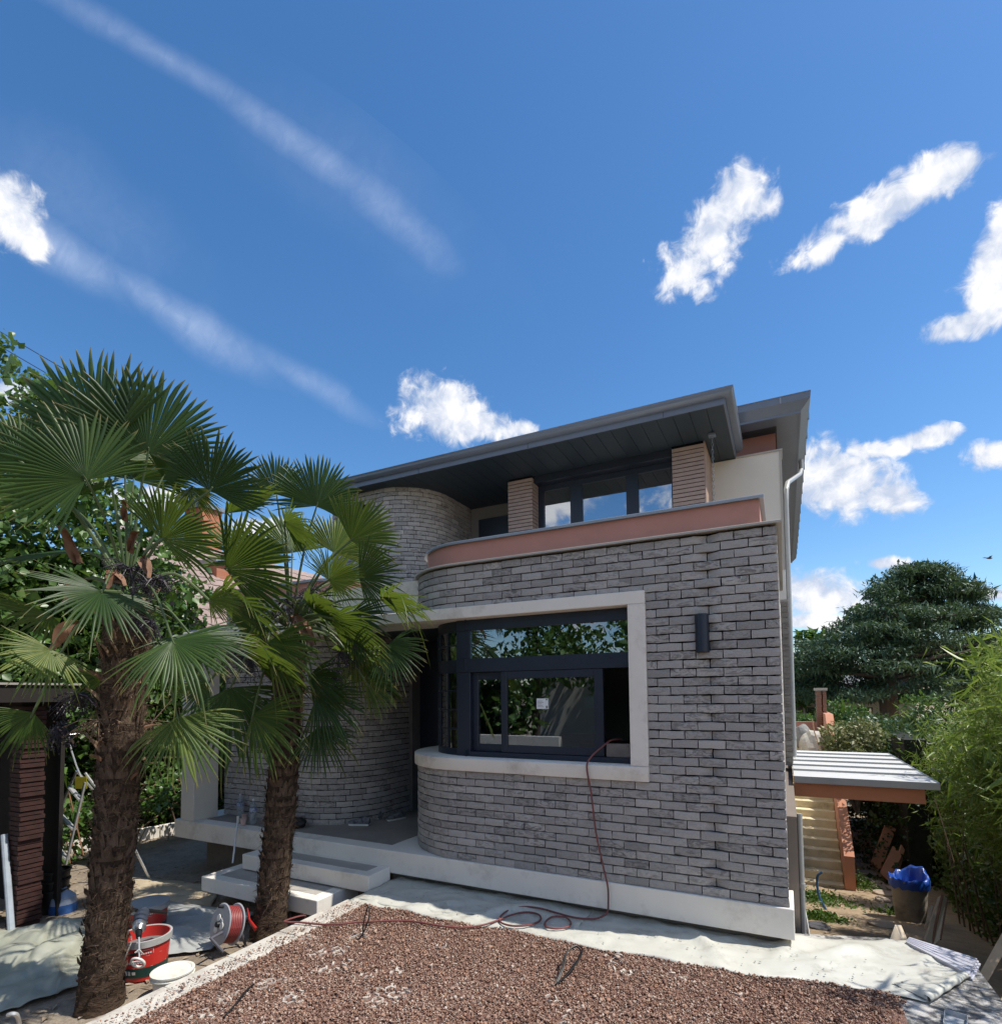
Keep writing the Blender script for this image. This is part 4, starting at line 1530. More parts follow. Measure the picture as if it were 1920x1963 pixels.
    for i, fr in enumerate(fronds):
        if len(fr) == 5:
            Hb, A, L, spread, droop = fr
            N = Vector((0, 0, 1)) - A * A.z
            if N.length < .2:
                N = Vector((1, 0, 0)) - A * A.x
            N = (Matrix.Rotation(rx.uniform(-.6, .6), 3, A) @ N).normalized()
            o = frond_mesh('frond', Hb, A, N, L, math.radians(spread), int(42 * spread / 105), droop, T, None, .12, seed * 300 + i)
            mid = crown.lerp(Hb, .55) + Vector((0, 0, .08))
            MB().tube(smooth_pts([crown + (Hb - crown).normalized() * .05, mid, Hb, Hb + A * L * .06], 5), [.015] * 5 + [.011] * 5 + [.008] * 5 + [.004], 6, True, .6).build('petiole', M_PETI, o, True)
            continue
        hx, hy, hd, tx, ty, td, roll, spread = fr[:8]
        Hb = at(hx, hy, crown_d + hd)
        Tp = at(tx, ty, crown_d + td)
        A = (Tp - Hb)
        L = A.length * .95
        A.normalize()
        tc_ = (CAM - Hb).normalized()
        N = (tc_ - A * tc_.dot(A)).normalized()
        N = Matrix.Rotation(math.radians(roll), 3, A) @ N
        ns_ = max(24, int(46 * spread / 110))
        droop = fr[8] if len(fr) > 8 else .10
        o = frond_mesh('frond', Hb, A, N, L, math.radians(spread), ns_, droop, T, None, .12, seed * 100 + i)
        mid = crown.lerp(Hb, .55) + Vector((0, 0, .10 * (Hb - crown).length))
        if Hb.z < crown.z:
            mid += Vector((0, 0, .12))
        MB().tube(smooth_pts([crown + (Hb - crown).normalized() * .05, mid, Hb, Hb + A * L * .06], 5), [.016] * 5 + [.012] * 5 + [.009] * 5 + [.004], 6, True, .6).build('petiole', M_PETI, o, True)
    for (px, py, dd, sz) in fruits:
        c = at(px, py, crown_d + dd)
        m = MB()
        for k in range(26):
            d = Vector((R_.gauss(0, .55), R_.gauss(0, .55), R_.uniform(-1.2, .1))).normalized()
            e = c + d * sz * R_.uniform(.5, 1.1)
            q = c.lerp(e, .5) + Vector((0, 0, .03))
            m.tube([c, q, e], [.005, .004, .002], 4, False)
            for j in range(16):
                t = R_.uniform(.35, 1.05)
                p = c.lerp(e, t) + Vector((R_.gauss(0, .018), R_.gauss(0, .018), R_.gauss(0, .018)))
                s_ = R_.uniform(.004, .009)
                m.add([p + Vector(v) * s_ for v in ((1, 0, 0), (-1, 0, 0), (0, 1, 0), (0, -1, 0), (0, 0, 1), (0, 0, -1))], [(0, 2, 4), (2, 1, 4), (1, 3, 4), (3, 0, 4), (2, 0, 5), (1, 2, 5), (3, 1, 5), (0, 3, 5)])
        tag(m.build('fruit_cluster', M_FRUIT if R_.random() < .7 else M_FIBREL, T), kind='stuff')
    for (px, py, qx, qy, dd) in deads:
        a, c = at(px, py, crown_d + dd), at(qx, qy, crown_d + dd - .1)
        d = c - a
        sd = d.cross(FWD).normalized() * d.length * .32
        m = MB()
        n_ = 7
        for i in range(n_ + 1):
            t = i / n_
            w = math.sin(math.pi * (.15 + .85 * t) * .95) * .9 + .1
            p = a + d * t + Vector((0, 0, .05 * math.sin(t * 3)))
            for s_ in (-1, -.3, .4, 1):
                m.v.append(tuple(p + sd * s_ * w * .5 + FWD * (.03 * math.sin(s_ * 4 + t * 5))))
        m.f = [(i * 4 + j, i * 4 + j + 1, (i + 1) * 4 + j + 1, (i + 1) * 4 + j) for i in range(n_) for j in range(3)]
        m.build('dead_sheath', M_DEAD, T, True, 80)
    return T


P1 = [
    (284, 868, .0, 288, 684, -.05, 0, 112, .06), (196, 862, -.10, 72, 668, -.15, -18, 78, .05), (165, 920, -.30, 14, 778, -.45, 8, 118, .06), (40, 885, -.2, -90, 800, -.3, 10, 85, .08),
    (238, 880, .35, 176, 742, .45, 25, 100, .06), (402, 940, .05, 458, 828, .0, -12, 92, .06), (311, 1034, -.38, 398, 962, -.50, -10, 98, .08), (197, 1133, -.45, 150, 1206, -.88, 8, 112, .10),
    (98, 1246, -.30, 26, 1318, -.62, 10, 100, .12), (331, 1228, -.42, 392, 1322, -.68, -5, 88, .14), (64, 1366, -.15, -10, 1446, -.3, 0, 70, .15), (340, 1376, -.1, 402, 1492, -.22, -10, 82, .12),
    (312, 915, .40, 372, 862, .55, 30, 85, .06), (256, 920, .45, 300, 800, .6, -30, 95, .05), (120, 960, .35, 30, 860, .5, 20, 85, .08), (400, 1150, .3, 470, 1165, .45, 30, 75, .12),
    (100, 1180, .3, 0, 1200, .5, -40, 70, .12), (300, 1260, .2, 350, 1330, .35, 20, 70, .15), (210, 1290, .3, 170, 1370, .4, 10, 70, .15), (365, 935, .2, 400, 1000, .4, 30, 80, .1)]
P2 = [
    (607, 970, .0, 620, 862, -.03, 0, 108, .06), (530, 948, .15, 541, 862, .15, 10, 92, .06), (672, 1036, -.05, 752, 968, -.12, 0, 76, .07), (688, 1106, -.15, 784, 1094, -.25, -8, 84, .12),
    (630, 1112, -.25, 690, 1070, -.38, 10, 108, .10), (433, 1092, -.35, 572, 1062, -.50, 5, 74, .08), (545, 1000, -.10, 622, 1044, -.2, 55, 75, .10), (436, 984, -.2, 548, 926, -.2, 78, 70, .05),
    (728, 1150, -.12, 838, 1160, -.22, 62, 70, .35), (667, 1181, -.22, 748, 1224, -.35, 10, 68, .15), (585, 1155, -.3, 672, 1180, -.42, 60, 70, .15), (742, 1238, -.15, 806, 1290, -.28, -5, 86, .18),
    (634, 1186, -.3, 752, 1268, -.42, 58, 62, .15), (420, 1150, -.25, 560, 1228, -.4, 62, 66, .15), (512, 1232, -.38, 622, 1290, -.5, 15, 58, .15), (462, 1240, -.42, 604, 1322, -.55, 72, 64, .12),
    (607, 1333, -.15, 686, 1410, -.28, 10, 66, .16), (702, 1309, -.05, 762, 1352, -.15, 25, 66, .18), (609, 1394, -.1, 648, 1484, -.2, -12, 68, .14), (484, 1372, -.35, 580, 1440, -.5, 10, 72, .16),
    (442, 1318, -.25, 496, 1462, -.38, -10, 78, .14), (591, 1296, -.2, 672, 1340, -.32, 30, 62, .16), (400, 1310, -.1, 320, 1350, -.2, 30, 80, .15), (480, 1080, .25, 440, 980, .35, 25, 90, .08),
    (640, 1060, .35, 690, 980, .5, -20, 85, .08), (560, 1060, .4, 520, 960, .55, 15, 90, .08), (500, 1180, .3, 420, 1200, .45, 20, 75, .14), (570, 1150, .35, 640, 1230, .5, 25, 70, .14), (680, 1250, .25, 740, 1330, .4, -20, 70, .16)]
b1_ = onz(190, 1930, -.70)
t1_ = at(243, 1165, 4.50)
make_palm('large shaggy-trunked palm in front, nearest the red buckets', (b1_.x, b1_.y, -.72), t1_, .135, .150, 4.47, P1, 1,
          [(250, 1090, -.15, .22), (300, 1110, -.1, .2), (150, 1330, -.1, .28), (190, 1380, -.15, .24), (290, 1190, -.12, .24), (120, 1390, -.05, .22)],
          [(150, 1080, 110, 1010, -.12), (165, 1110, 120, 1160, -.2), (150, 1190, 95, 1250, -.2), (240, 1000, 240, 960, .02), (200, 1110, 240, 1125, -.2), (270, 1070, 285, 1110, -.2), (225, 1090, 205, 1130, -.22), (250, 1060, 262, 1020, -.1)])
b2_ = onz(515, 1794, -.70)
t2_ = at(556, 1225, 5.80)
make_palm('slimmer palm in front of the porch, its trunk before the steps', (b2_.x, b2_.y, -.72), t2_, .142, .135, 5.78, P2, 2,
          [(545, 1150, -.1, .3), (600, 1130, .05, .3), (650, 1250, -.12, .3), (480, 1260, -.05, .3), (640, 1290, -.1, .2)],
          [(560, 1180, 600, 1240, -.1), (540, 1240, 520, 1290, -.1)], 8, .9)
# ------------------------------------------------------------------ foliage helper
def leaf_cloud(name, pts, size, mat, parent, aspect=.6, up=.3, seed=1, out=None, var=.35, fold=.18, long_tip=False, down=0.0):
    """many small leaf faces; pts (n,3); out = preferred facing per leaf or None"""
    r = np.random.default_rng(seed)
    n = len(pts)
    d = r.normal(size=(n, 3))
    d[:, 2] -= down
    d /= np.linalg.norm(d, axis=1)[:, None]
    nn = r.normal(size=(n, 3))
    nn[:, 2] += up * 4
    if out is not None:
        nn += out * 1.2
    nn -= d * (nn * d).sum(1)[:, None]
    nn /= np.linalg.norm(nn, axis=1)[:, None]
    s = np.cross(d, nn)
    L = size * np.exp(r.normal(0, var, n))[:, None]
    w = L * aspect * .5
    m = .42 if not long_tip else .28
    a = pts
    mid = pts + d * L * m
    tip = pts + d * L - nn * L * .12
    V = np.stack([a, mid + s * w + nn * L * fold * .5, tip, mid - s * w + nn * L * fold * .5, mid - nn * L * fold * .15], 1)
    F = np.array([(0, 1, 4), (1, 2, 4), (2, 3, 4), (3, 0, 4)])
    F = (F[None] + (np.arange(n) * 5)[:, None, None]).reshape(-1, 3)
    return np_mesh(name, V.reshape(-1, 3), F, mat, parent)


def blob_pts(n, centers, seed, shell=.55, sq=1.0):
    """points in a set of lumpy balls (x,y,z,rx,ry,rz), denser near their surface; also the outward direction"""
    r = np.random.default_rng(seed)
    c = np.array(centers, float)
    vol = (c[:, 3] * c[:, 4] * c[:, 5]) ** (2 / 3)
    k = r.choice(len(c), n, p=vol / vol.sum())
    d = r.normal(size=(n, 3))
    d /= np.linalg.norm(d, axis=1)[:, None]
    q = shell + (1 - shell) * r.random(n) ** .6
    q *= 1 + .12 * r.normal(size=n)
    return c[k, :3] + d * q[:, None] * c[k, 3:], d


M_VINE = leafmat('vine_leaf', [(.03, .075, .015), (.06, .13, .026), (.095, .18, .04), (.15, .24, .07)], .38, .30, .5)
M_IVY = leafmat('ivy_leaf', [(.02, .05, .012), (.045, .095, .02), (.085, .15, .03), (.15, .21, .055)], .35, .3, .5)
M_HEDGE = leafmat('hedge_leaf', [(.012, .035, .010), (.022, .06, .014), (.04, .09, .02)], .4, .2, .4)
M_TWIG = simple('dry_twig', (.20, .13, .085), (.12, .08, .055), 10, .9)
M_BARK = simple('tree_bark', (.085, .065, .05), (.05, .04, .03), 8, .95, bump=.6, bscale=20)


def stems(name, parent, pairs, mat, r=.02):
    m = MB()
    for (a, c) in pairs:
        a, c = Vector(a), Vector(c)
        q = a.lerp(c, .5) + Vector((rnd.uniform(-.1, .1), rnd.uniform(-.1, .1), 0)) * (c - a).length * .4
        m.tube([a, q, c], [r, r * .75, r * .35], 5, False)
    return m.build(name, mat, parent, True)


# vine-covered hedge at the left boundary
T = thing('vine_hedge', 'tall broad-leaved vine covering the left boundary behind the large palm', 'hedge', (-10.6, -1.0, -.7))
lumps = [(-10.9 + rnd.uniform(-.3, .3), -4.2 + k * .34, -.1 + j * .75, .75, .5, .55) for k in range(20) for j in range(8) if -.1 + j * .75 < 5.4 - max(0, k - 15) * .38 + .25 * math.sin(k * 2.1)]
MB().box(-11.6, -11.15, -4.6, 2.0, -.8, 4.3).build('dark_filler', simple('filler_shade', (.018, .022, .012), (.008, .01, .006), 6, .95), T)  # solid dark box added inside the leaves to stand for the hedge's shaded depth
p_, d_ = blob_pts(30000, lumps, 3, .6)
leaf_cloud('foliage', p_, .12, M_VINE, T, .8, .25, 4, d_)
stems('stem', T, [((-11.1, -4 + k * .45, -.75), (-10.9 + rnd.uniform(-.3, .3), -4 + k * .45, 3.2)) for k in range(11)], M_BARK, .03)
T = thing('ivy_hedge', 'lower dark ivy hedge with dry stems beyond the stepladder', 'hedge', (-10.2, 2.0, -.7))
lumps = [(-10.3 + rnd.uniform(-.25, .25), .4 + k * .36, -.2 + j * .6, .55, .45, .5) for k in range(12) for j in range(6) if -.2 + j * .6 < 3.0 - .1 * k + .2 * math.sin(k * 1.7)]
MB().box(-10.75, -10.45, .2, 4.4, -.8, 2.3).build('dark_filler', MATS['filler_shade'], T)  # added dark filler box, the shade is put into its colour
p_, d_ = blob_pts(14000, lumps, 5, .6)
leaf_cloud('foliage', p_, .085, M_IVY, T, .8, .2, 6, d_)
stems('stem', T, [((-9.8 + rnd.uniform(-.2, .2), rnd.uniform(.2, 3.6), rnd.uniform(-.6, 1.2)), (-9.6 + rnd.uniform(-.3, .3), rnd.uniform(.2, 3.6), rnd.uniform(.2, 2.0))) for k in range(70)], M_TWIG, .012)
T = thing('low_creeper', 'low bright creeper growing round the rusty rods by the kerb', 'plant', (-9.2, -.6, -.7))
p_, d_ = blob_pts(2200, [(-9.3 + rnd.uniform(-.6, .4), -1.6 + k * .22, -.55 + rnd.uniform(0, .9), .3, .25, .3) for k in range(14)], 7, .3)
leaf_cloud('foliage', p_, .07, M_VINE, T, .8, .4, 8, d_)
stems('stem', T, [((-9.3 + rnd.uniform(-.4, .4), -1.5 + k * .2, -.72), (-9.2 + rnd.uniform(-.5, .5), -1.5 + k * .2 + rnd.uniform(-.2, .2), rnd.uniform(-.2, .6))) for k in range(14)], M_TWIG, .006)
# tree top at the far left
T = thing('broadleaf_tree', 'broadleaf tree whose crown just shows at the far left edge', 'tree', (-18.2, 1.0, -1))
cl_ = [(-18.2 + rnd.gauss(0, 1.1), 1.0 + rnd.gauss(0, 1.0), rnd.uniform(6.5, 10.4), .75, .75, .6) for k in range(24)]
p_, d_ = blob_pts(9000, cl_, 9, .5)
leaf_cloud('crown', p_, .16, M_VINE, T, .75, .35, 10, d_)
m = MB().tube([(-18.2, 1, -1.2), (-18.1, 1.05, 3), (-18.2, 1.0, 7), (-18.0, .9, 9.2)], [.24, .19, .12, .04], 9)
for c in cl_[:14]:
    m.tube([(-18.15, 1, rnd.uniform(3.5, 6.5)), ((-18.15 + c[0]) / 2, (1 + c[1]) / 2, c[2] - .8), c[:3]], [.07, .05, .02], 6, False)
m.build('trunk', M_BARK, T, True)

# neighbour's house with a tiled roof and brick chimney
NH = thing('neighbour_house', 'neighbouring house with pinkish tiled roof and orange brick chimney behind the palms', 'house', (-15, 5.5, -.9))
MB().box(-18.2, -11.8, 3.3, 10.2, -1.2, 3.05).build('wall', simple('neighbour_render', (.55, .48, .40), rough=.9), NH)
M_TILE = simple('weathered_tile', (.34, .25, .215), (.25, .185, .165), 1.2, .9, bump=.15, bscale=30, stain=(.2, .16, .145), sscale=.8)
e, rdg = Vector((-11.45, 0, 3.12)), Vector((-15.0, 0, 5.98))
RF = MB().add([(e.x, 3.2, e.z), (e.x, 10.4, e.z), (rdg.x, 10.4, rdg.z), (rdg.x, 3.2, rdg.z), (-18.6, 10.4, 3.1), (-18.6, 3.2, 3.1)], [(0, 1, 2, 3), (3, 2, 4, 5), (0, 3, 5)]).build('roof', simple('roof_underlay', (.10, .075, .065), rough=.95), NH)
sl = (rdg - e)
sd_ = sl.normalized()
up_ = Vector((-sd_.z, 0, sd_.x)) * -1
if up_.z < 0:
    up_ = -up_
m = MB()
w, hgt = .235, .36
for i in range(7):
    t = i / 6
    y_ = -w / 2 + w * t
    b_ = .03 * math.sin(t * math.pi) + (.012 if i in (0, 6) else 0)
    for s_ in (-.02, hgt):
        q = sd_ * s_ + up_ * (.02 + b_ + (.018 if s_ < 0 else 0))
        m.v.append((q.x, y_, q.z))
m.f = [(i * 2, i * 2 + 2, i * 2 + 3, i * 2 + 1) for i in range(6)]
tm = bpy.data.meshes.new('roof_tile')
tm.from_pydata(m.v, [], m.f)
tm.materials.append(M_TILE)
rest = MB()
row = 0
while row * .34 < sl.length - .1:
    for c in range(40):
        y_ = 3.32 + c * .236
        if y_ > 10.3:
            break
        p = e + sd_ * (row * .34)
        if y_ < 8.4:
            o = bpy.data.objects.new('roof_tile', tm)
            COL.objects.link(o)
            o.parent = RF
            o.location = (p.x, y_, p.z + rnd.uniform(0, .006))
            o.rotation_euler = (0, rnd.uniform(-.01, .01), 0)
        else:
            rest.add([(v[0] + p.x, v[1] + y_, v[2] + p.z) for v in m.v], m.f)
    row += 1
tag(rest.build('outer_roof_tiles', M_TILE, RF), kind='stuff')
MB().box(-11.5, -11.36, 3.2, 10.4, 3.02, 3.12).build('gutter', M_ZINC, NH)
M_OBRICK, nt, b = material('orange_brick')
co = coords(nt, False)
bt = nd(nt, 'ShaderNodeTexBrick', {'Vector': nd(nt, 'ShaderNodeMapping', {'Vector': co, 'Rotation': (math.pi / 2, 0, .6)}).outputs[0], 'Color1': (.46, .16, .075, 1), 'Color2': (.40, .135, .065, 1), 'Mortar': (.30, .22, .17, 1), 'Scale': 4.6, 'Mortar Size': .012, 'Brick Width': .5, 'Row Height': .17})
nt.links.new(bt.outputs[0], b.inputs['Base Color'])
b.inputs['Roughness'].default_value = .9
for (x, y, z0, z1, s_, pot) in ((-15.6, 5.9, 5.2, 7.35, .40, True), (-13.9, 5.15, 4.5, 5.35, .28, False)):
    ch = MB().box(x - s_, x + s_, y - s_ * .8, y + s_ * .8, z0, z1).build('chimney', M_OBRICK, NH)
    MB().box(x - s_ - .08, x + s_ + .08, y - s_ * .8 - .08, y + s_ * .8 + .08, z1, z1 + .12).build('chimney_cap', M_ZINC, ch)
    if pot:
        MB().lathe([(.13, z1 + .12), (.115, z1 + .6), (.14, z1 + .62), (.14, z1 + .68), (.1, z1 + .68)], 14, Matrix.Translation((x + .05, y, 0))).build('chimney_pot', simple('clay_pot', (.45, .18, .09), rough=.8), ch, True)

# ------------------------------------------------------------------ dark slatted shelter at the left edge
SH = thing('garden_shelter', 'dark flat-roofed shelter with a post of thin stacked red tiles at the left edge', 'shelter', (-7.3, -1.9, -.7))
M_DKWOOD = simple('dark_wood', (.02, .016, .014), rough=.8)
o = MB().box(-9.6, -7.02, -2.6, -1.55, 1.66, 1.84).build('roof', M_DKWOOD, SH)
MB().box(-9.62, -7.0, -2.62, -1.53, 1.8405, 1.862).build('roof_edge', M_CAPL, o)
po = MB().box(-7.36, -7.22, -1.98, -1.80, -.72, 1.66).build('post', M_DKWOOD, SH)
M_RTILE = simple('dark_red_tile', (.055, .021, .017), (.032, .014, .011), 14, .75, bump=.2, bscale=60)
tm_ = MB().box(-7.38, -7.17, -2.0, -1.78, 0, .040)
t2 = bpy.data.meshes.new('tile')
t2.from_pydata(tm_.v, [], tm_.f)
t2.materials.append(M_RTILE)
z = -.70
while z < 1.60:
    o = bpy.data.objects.new('tile', t2)
    COL.objects.link(o)
    o.parent = po
    o.matrix_parent_inverse = Matrix.Identity(4)
    o.location = (rnd.uniform(-.008, .022), rnd.uniform(-.012, .012), z)
    z += .0505
pb = MB().box(-7.80, -7.55, -2.05, -2.02, -.72, 1.66).build('louvre', M_DKWOOD, SH)
lv = MB().box(-7.82, -7.50, -2.10, -2.05, 0, .012)
l2 = bpy.data.meshes.new('louvre_slat')
l2.from_pydata(lv.v, [], lv.f)
l2.materials.append(simple('louvre_edge', (.30, .29, .27), rough=.6))
for k in range(24):
    o = bpy.data.objects.new('louvre_slat', l2)
    COL.objects.link(o)
    o.parent = pb
    o.location = (0, 0, -.6 + k * .088)
MB().box(-9.6, -7.2, -1.62, -1.58, -.72, 1.66).box(-9.6, -9.56, -2.6, -1.6, -.72, 1.66).build('back_wall', M_DKWOOD, SH)
tag(MB().tube([at(22, 1790, 5.7), at(8, 1600, 5.9)], .032, 10).build('leaning_pipe', simple('pale_blue_pipe', (.42, .47, .52), rough=.5), None, True), 'pale blue-grey pipe leaning inside the dark shelter', 'pipe')

# ------------------------------------------------------------------ stepladder, rods, edging
M_ALU = simple('aluminium', (.68, .68, .67), (.6, .6, .6), 6, .38, .55)
LD = thing('stepladder', 'aluminium stepladder with a yellow label standing between the shelter and the large palm', 'ladder', at(150, 1720, 7.1))
Tp = at(147, 1478, 7.2)
T2p = at(163, 1500, 7.05)
f1, f2, f3, f4 = at(112, 1718, 6.85), at(66, 1665, 7.5), at(288, 1688, 7.35), at(255, 1668, 8.0)
M45 = []
for (a, c) in ((Tp, f2), (T2p, f1), (at(232, 1575, 7.2), f3), (at(225, 1570, 7.8), f4)):
    MB().tube([a, c], .022, 8, True, .55).build('leg', M_ALU, LD, True)
for k, t in enumerate((.16, .42, .68, .9)):
    a, c = Tp.lerp(f2, t), T2p.lerp(f1, t)
    MB().tube([a, c], .020, 8, True, 1.6).build('step', M_ALU, LD, True)
MB().tube([at(163, 1482, 7.1), at(235, 1580, 7.2)], .016, 6).tube([Tp, at(225, 1570, 7.8)], .016, 6).build('rear_rail', M_ALU, LD, True)
MB().tube([at(155, 1490, 7.2), at(146, 1468, 7.2), at(137, 1440, 7.2), at(131, 1418, 7.2), at(132, 1409, 7.2), at(152, 1406, 7.3)], .010, 6).build('handle', M_ALU, LD, True)
c = at(155, 1501, 7.08)
lb = MB().add([c + RGT * a + UPV * u for a, u in ((-.075, -.075), (.075, -.075), (.075, .075), (-.075, .075))] + [c + RGT * a + UPV * u - FWD * -.006 for a, u in ((-.075, -.075), (.075, -.075), (.075, .075), (-.075, .075))], [(0, 1, 2, 3), (7, 6, 5, 4), (0, 4, 5, 1), (1, 5, 6, 2), (2, 6, 7, 3), (3, 7, 4, 0)])
LBL = lb.build('yellow_label', simple('yellow_label', (.55, .48, .05), (.45, .4, .04), 8, .5), LD)
M_RUST = simple('rusty_steel', (.30, .14, .075), (.18, .085, .05), 20, .8)
for k, (ax, ay, bx, by, dd) in enumerate(((112, 1500, 134, 1655, 8.0), (108, 1530, 125, 1650, 8.05), (123, 1545, 145, 1648, 8.1), (132, 1520, 160, 1640, 7.9), (158, 1530, 146, 1590, 7.95), (92, 1565, 100, 1660, 8.0))):
    tag(MB().tube([at(ax, ay, dd), at(bx, by, dd - .1)], .009, 6).build('rusty_rod', M_RUST, None, True), ('longest rusty rod, between the ladder legs', 'second rusty rod from the shelter post', 'rusty rod under the ladder step', 'rusty rod nearest the right ladder leg', 'short slanting rusty rod by the palm trunk', 'leftmost rusty rod beside the shelter post')[k], 'rod', 'rusty rods behind the stepladder')
ed = MB()
for (a, c) in (((-10.0, -2.2), (-9.9, -.2)), ((-9.9, -.18), (-9.6, 1.0)), ((-9.6, 1.02), (-9.2, 3.2))):
    ed.sweep([a, c], [(0, -.75), (0, -.50), (-.1, -.50), (-.1, -.75)])
tag(bevel(fixn(ed.build('garden_edging', M_CONC)), .01), kind='structure')

# ------------------------------------------------------------------ tarps on the ground


def quad_sheet(name, corners, n, amp, mat, label, seed=1.0, z=-.68, hump=0.0):
    A, B, C_, Dd = [Vector(c) for c in corners]
    m = MB()
    for i in range(n + 1):
        for j in range(n + 1):
            u, v = i / n, j / n
            p = A.lerp(B, u).lerp(Dd.lerp(C_, u), v)
            wv = Vector((p.x * 1.8, p.y * 1.8, seed))
            h = amp * abs(mnoise.noise(wv)) + .5 * amp * abs(mnoise.noise(wv * 2.6 + Vector((3, 1, seed)))) + .15 * amp * mnoise.noise(wv * 7)
            edge = min(u, v, 1 - u, 1 - v)
            h *= .35 + .65 * min(1, edge * 6)
            h += hump * math.sin(math.pi * u) * math.sin(math.pi * v)
            jx = .05 * mnoise.noise(Vector((u * 4, v * 4, seed + 9)))
            m.v.append((p.x + jx, p.y + jx, z + max(h, 0)))
    w = n + 1
    m.f = [(i * w + j, (i + 1) * w + j, (i + 1) * w + j + 1, i * w + j + 1) for i in range(n) for j in range(n)]
    o = m.build(name, mat, None, True, 80)
    sm = o.modifiers.new('solid', 'SOLIDIFY')
    sm.thickness = .003
    return tag(fixn(o), label, 'tarp')


M_TARP = simple('olive_tarp', (.34, .345, .27), (.27, .28, .225), 2.5, .38, spec=.5, stain=(.42, .42, .36), sscale=3)
M_TARPG = simple('grey_tarp', (.40, .41, .39), (.33, .34, .33), 2.5, .42, spec=.5, stain=(.5, .5, .46), sscale=3)
q = [onz(-60, 1965, -.68), onz(158, 1893, -.68), onz(215, 1762, -.68), onz(-20, 1788, -.68)]
quad_sheet('tarpaulin', [(p.x, p.y, 0) for p in q], 60, .17, M_TARP, 'olive plastic tarpaulin spread left of the large palm', 2.0, -.675, .10)
q = [onz(255, 1840, -.68), onz(405, 1822, -.68), onz(492, 1752, -.68), onz(300, 1728, -.68)]
quad_sheet('tarpaulin', [(p.x, p.y, 0) for p in q], 50, .08, M_TARPG, 'grey tarpaulin on the ground between the two palms', 5.0, -.68, .02)
# pale patch standing in for dappled sun on the ground behind the buckets
q = [onz(215, 1728, -.69), onz(405, 1738, -.69), onz(425, 1700, -.69), onz(225, 1678, -.69)]
quad_sheet('sun_patch', [(p.x, p.y, 0) for p in q], 40, .06, simple('sun_patch_straw', (.48, .40, .28), (.38, .31, .21), 6, .9, bump=.5, bscale=30), 'pale sheet standing in for dappled sun on the ground behind the lidded bucket', 8.0, -.69, .03)

# ------------------------------------------------------------------ buckets, mixer, reel
M_RED = simple('red_plastic', (.52, .030, .022), (.47, .025, .02), 4, .38, spec=.5)
M_GREEN = simple('dark_green_print', (.012, .05, .042), (.01, .042, .036), 5, .4)
M_WHITEP = simple('white_plastic', (.70, .69, .64), (.64, .63, .58), 5, .42)
M_GREYL = simple('grey_lip', (.42, .42, .40), (.36, .36, .34), 8, .5, stain=(.25, .25, .24))
M_MORT = simple('wet_mortar', (.17, .18, .175), (.14, .15, .145), 5, .5)
M_PRINT = simple('white_print', (.72, .70, .66), rough=.5)


def ring_band(r0, r1, z0, z1, a0, a1, n=16, off=.0015):
    return [(r0 + off, z0), (r1 + off, z1)], n, math.radians(a0), math.radians(a1)


def bucket(loc, r0, r1, h, label, lid=False, full=True):
    T = thing('bucket', label, 'bucket', loc, 'red buckets by the large palm')
    M = Matrix.Translation(Vector(loc))
    rad = lambda z: r0 + (r1 - r0) * z / h
    MB().lathe([(0, .004), (r0 - .01, .004), (r0, .014), (rad(h - .05), h - .05), (rad(h) - .006, h), (rad(h) - .012, h), (rad(h - .06) - .012, h - .06), (r0 - .012, .03), (0, .03)], 40, M).build('body', M_RED, T, True)
    MB().lathe([(rad(h - .055) + .001, h - .055), (rad(h) + .010, h - .05), (rad(h) + .011, h + .002), (rad(h) - .004, h + .004), (rad(h) - .012, h - .004)], 40, M).build('rim', M_GREYL, T, True)
    if full:
        MB().lathe([(0, h - .09), (rad(h - .09) - .013, h - .09)], 32, M).build('contents', M_MORT, T)
    if lid:
        MB().lathe([(0, h + .012), (rad(h) - .02, h + .012), (rad(h) + .012, h + .008), (rad(h) + .014, h - .012)], 40, M).build('lid', simple('blue_grey_lid', (.33, .35, .38), (.28, .30, .33), 4, .35), T, True)
    # printed bands and lettering facing the camera
    ca = math.degrees(math.atan2(CAM.y - loc[1], CAM.x - loc[0]))
    for (z0, z1, mat, nm, a0, a1) in ((.045, .125, M_GREEN, 'green_band', -95, 95),):
        pf, n_, b0, b1 = ring_band(rad(z0), rad(z1), z0, z1, ca + a0, ca + a1)
        MB().lathe(pf, 30, M, b0, b1).build(nm, mat, T, True)
    pr = MB()

    def mark(a0, a1, z0, z1, off=.003):
        pr.lathe([(rad(z0) + off, z0), (rad(z1) + off, z1)], 3, M, math.radians(ca + a0), math.radians(ca + a1))
    mark(-70, 60, .1265, .1285)
    mark(-60, 40, .222, .2235)
    for (a0, a1) in ((-52, -45), (-42, -35)):
        mark(a0, a1, .07, .105)
    mark(-31, -22, .075, .1)
    for k in range(9):
        mark(-56 + k * 6.5, -51.5 + k * 6.5, .165, .178 + (.006 if k % 3 == 0 else 0))
    for k in range(6):
        mark(-14 + k * 5.0, -10.6 + k * 5.0, .240, .252)
    mark(-6, 18, .272, .2745)
    mark(18, 19, .235, .2745)
    pr.build('print', M_PRINT, T)
    g_ = MB().lathe([(rad(.238) + .003, .238), (rad(.258) + .003, .258)], 5, M, math.radians(ca - 38), math.radians(ca - 18))
    g_.build('green_print', M_GREEN, T)
    return T


bA = onz(277, 1868, -.70)
bucket((bA.x, bA.y, -.70), .165, .195, .345, 'open red bucket with grey rim and mortar, mixer resting on it')
bB = onz(282, 1790, -.70)
bucket((bB.x, bB.y, -.70), .16, .185, .31, 'red bucket closed with a grey lid behind the open one', True, False)
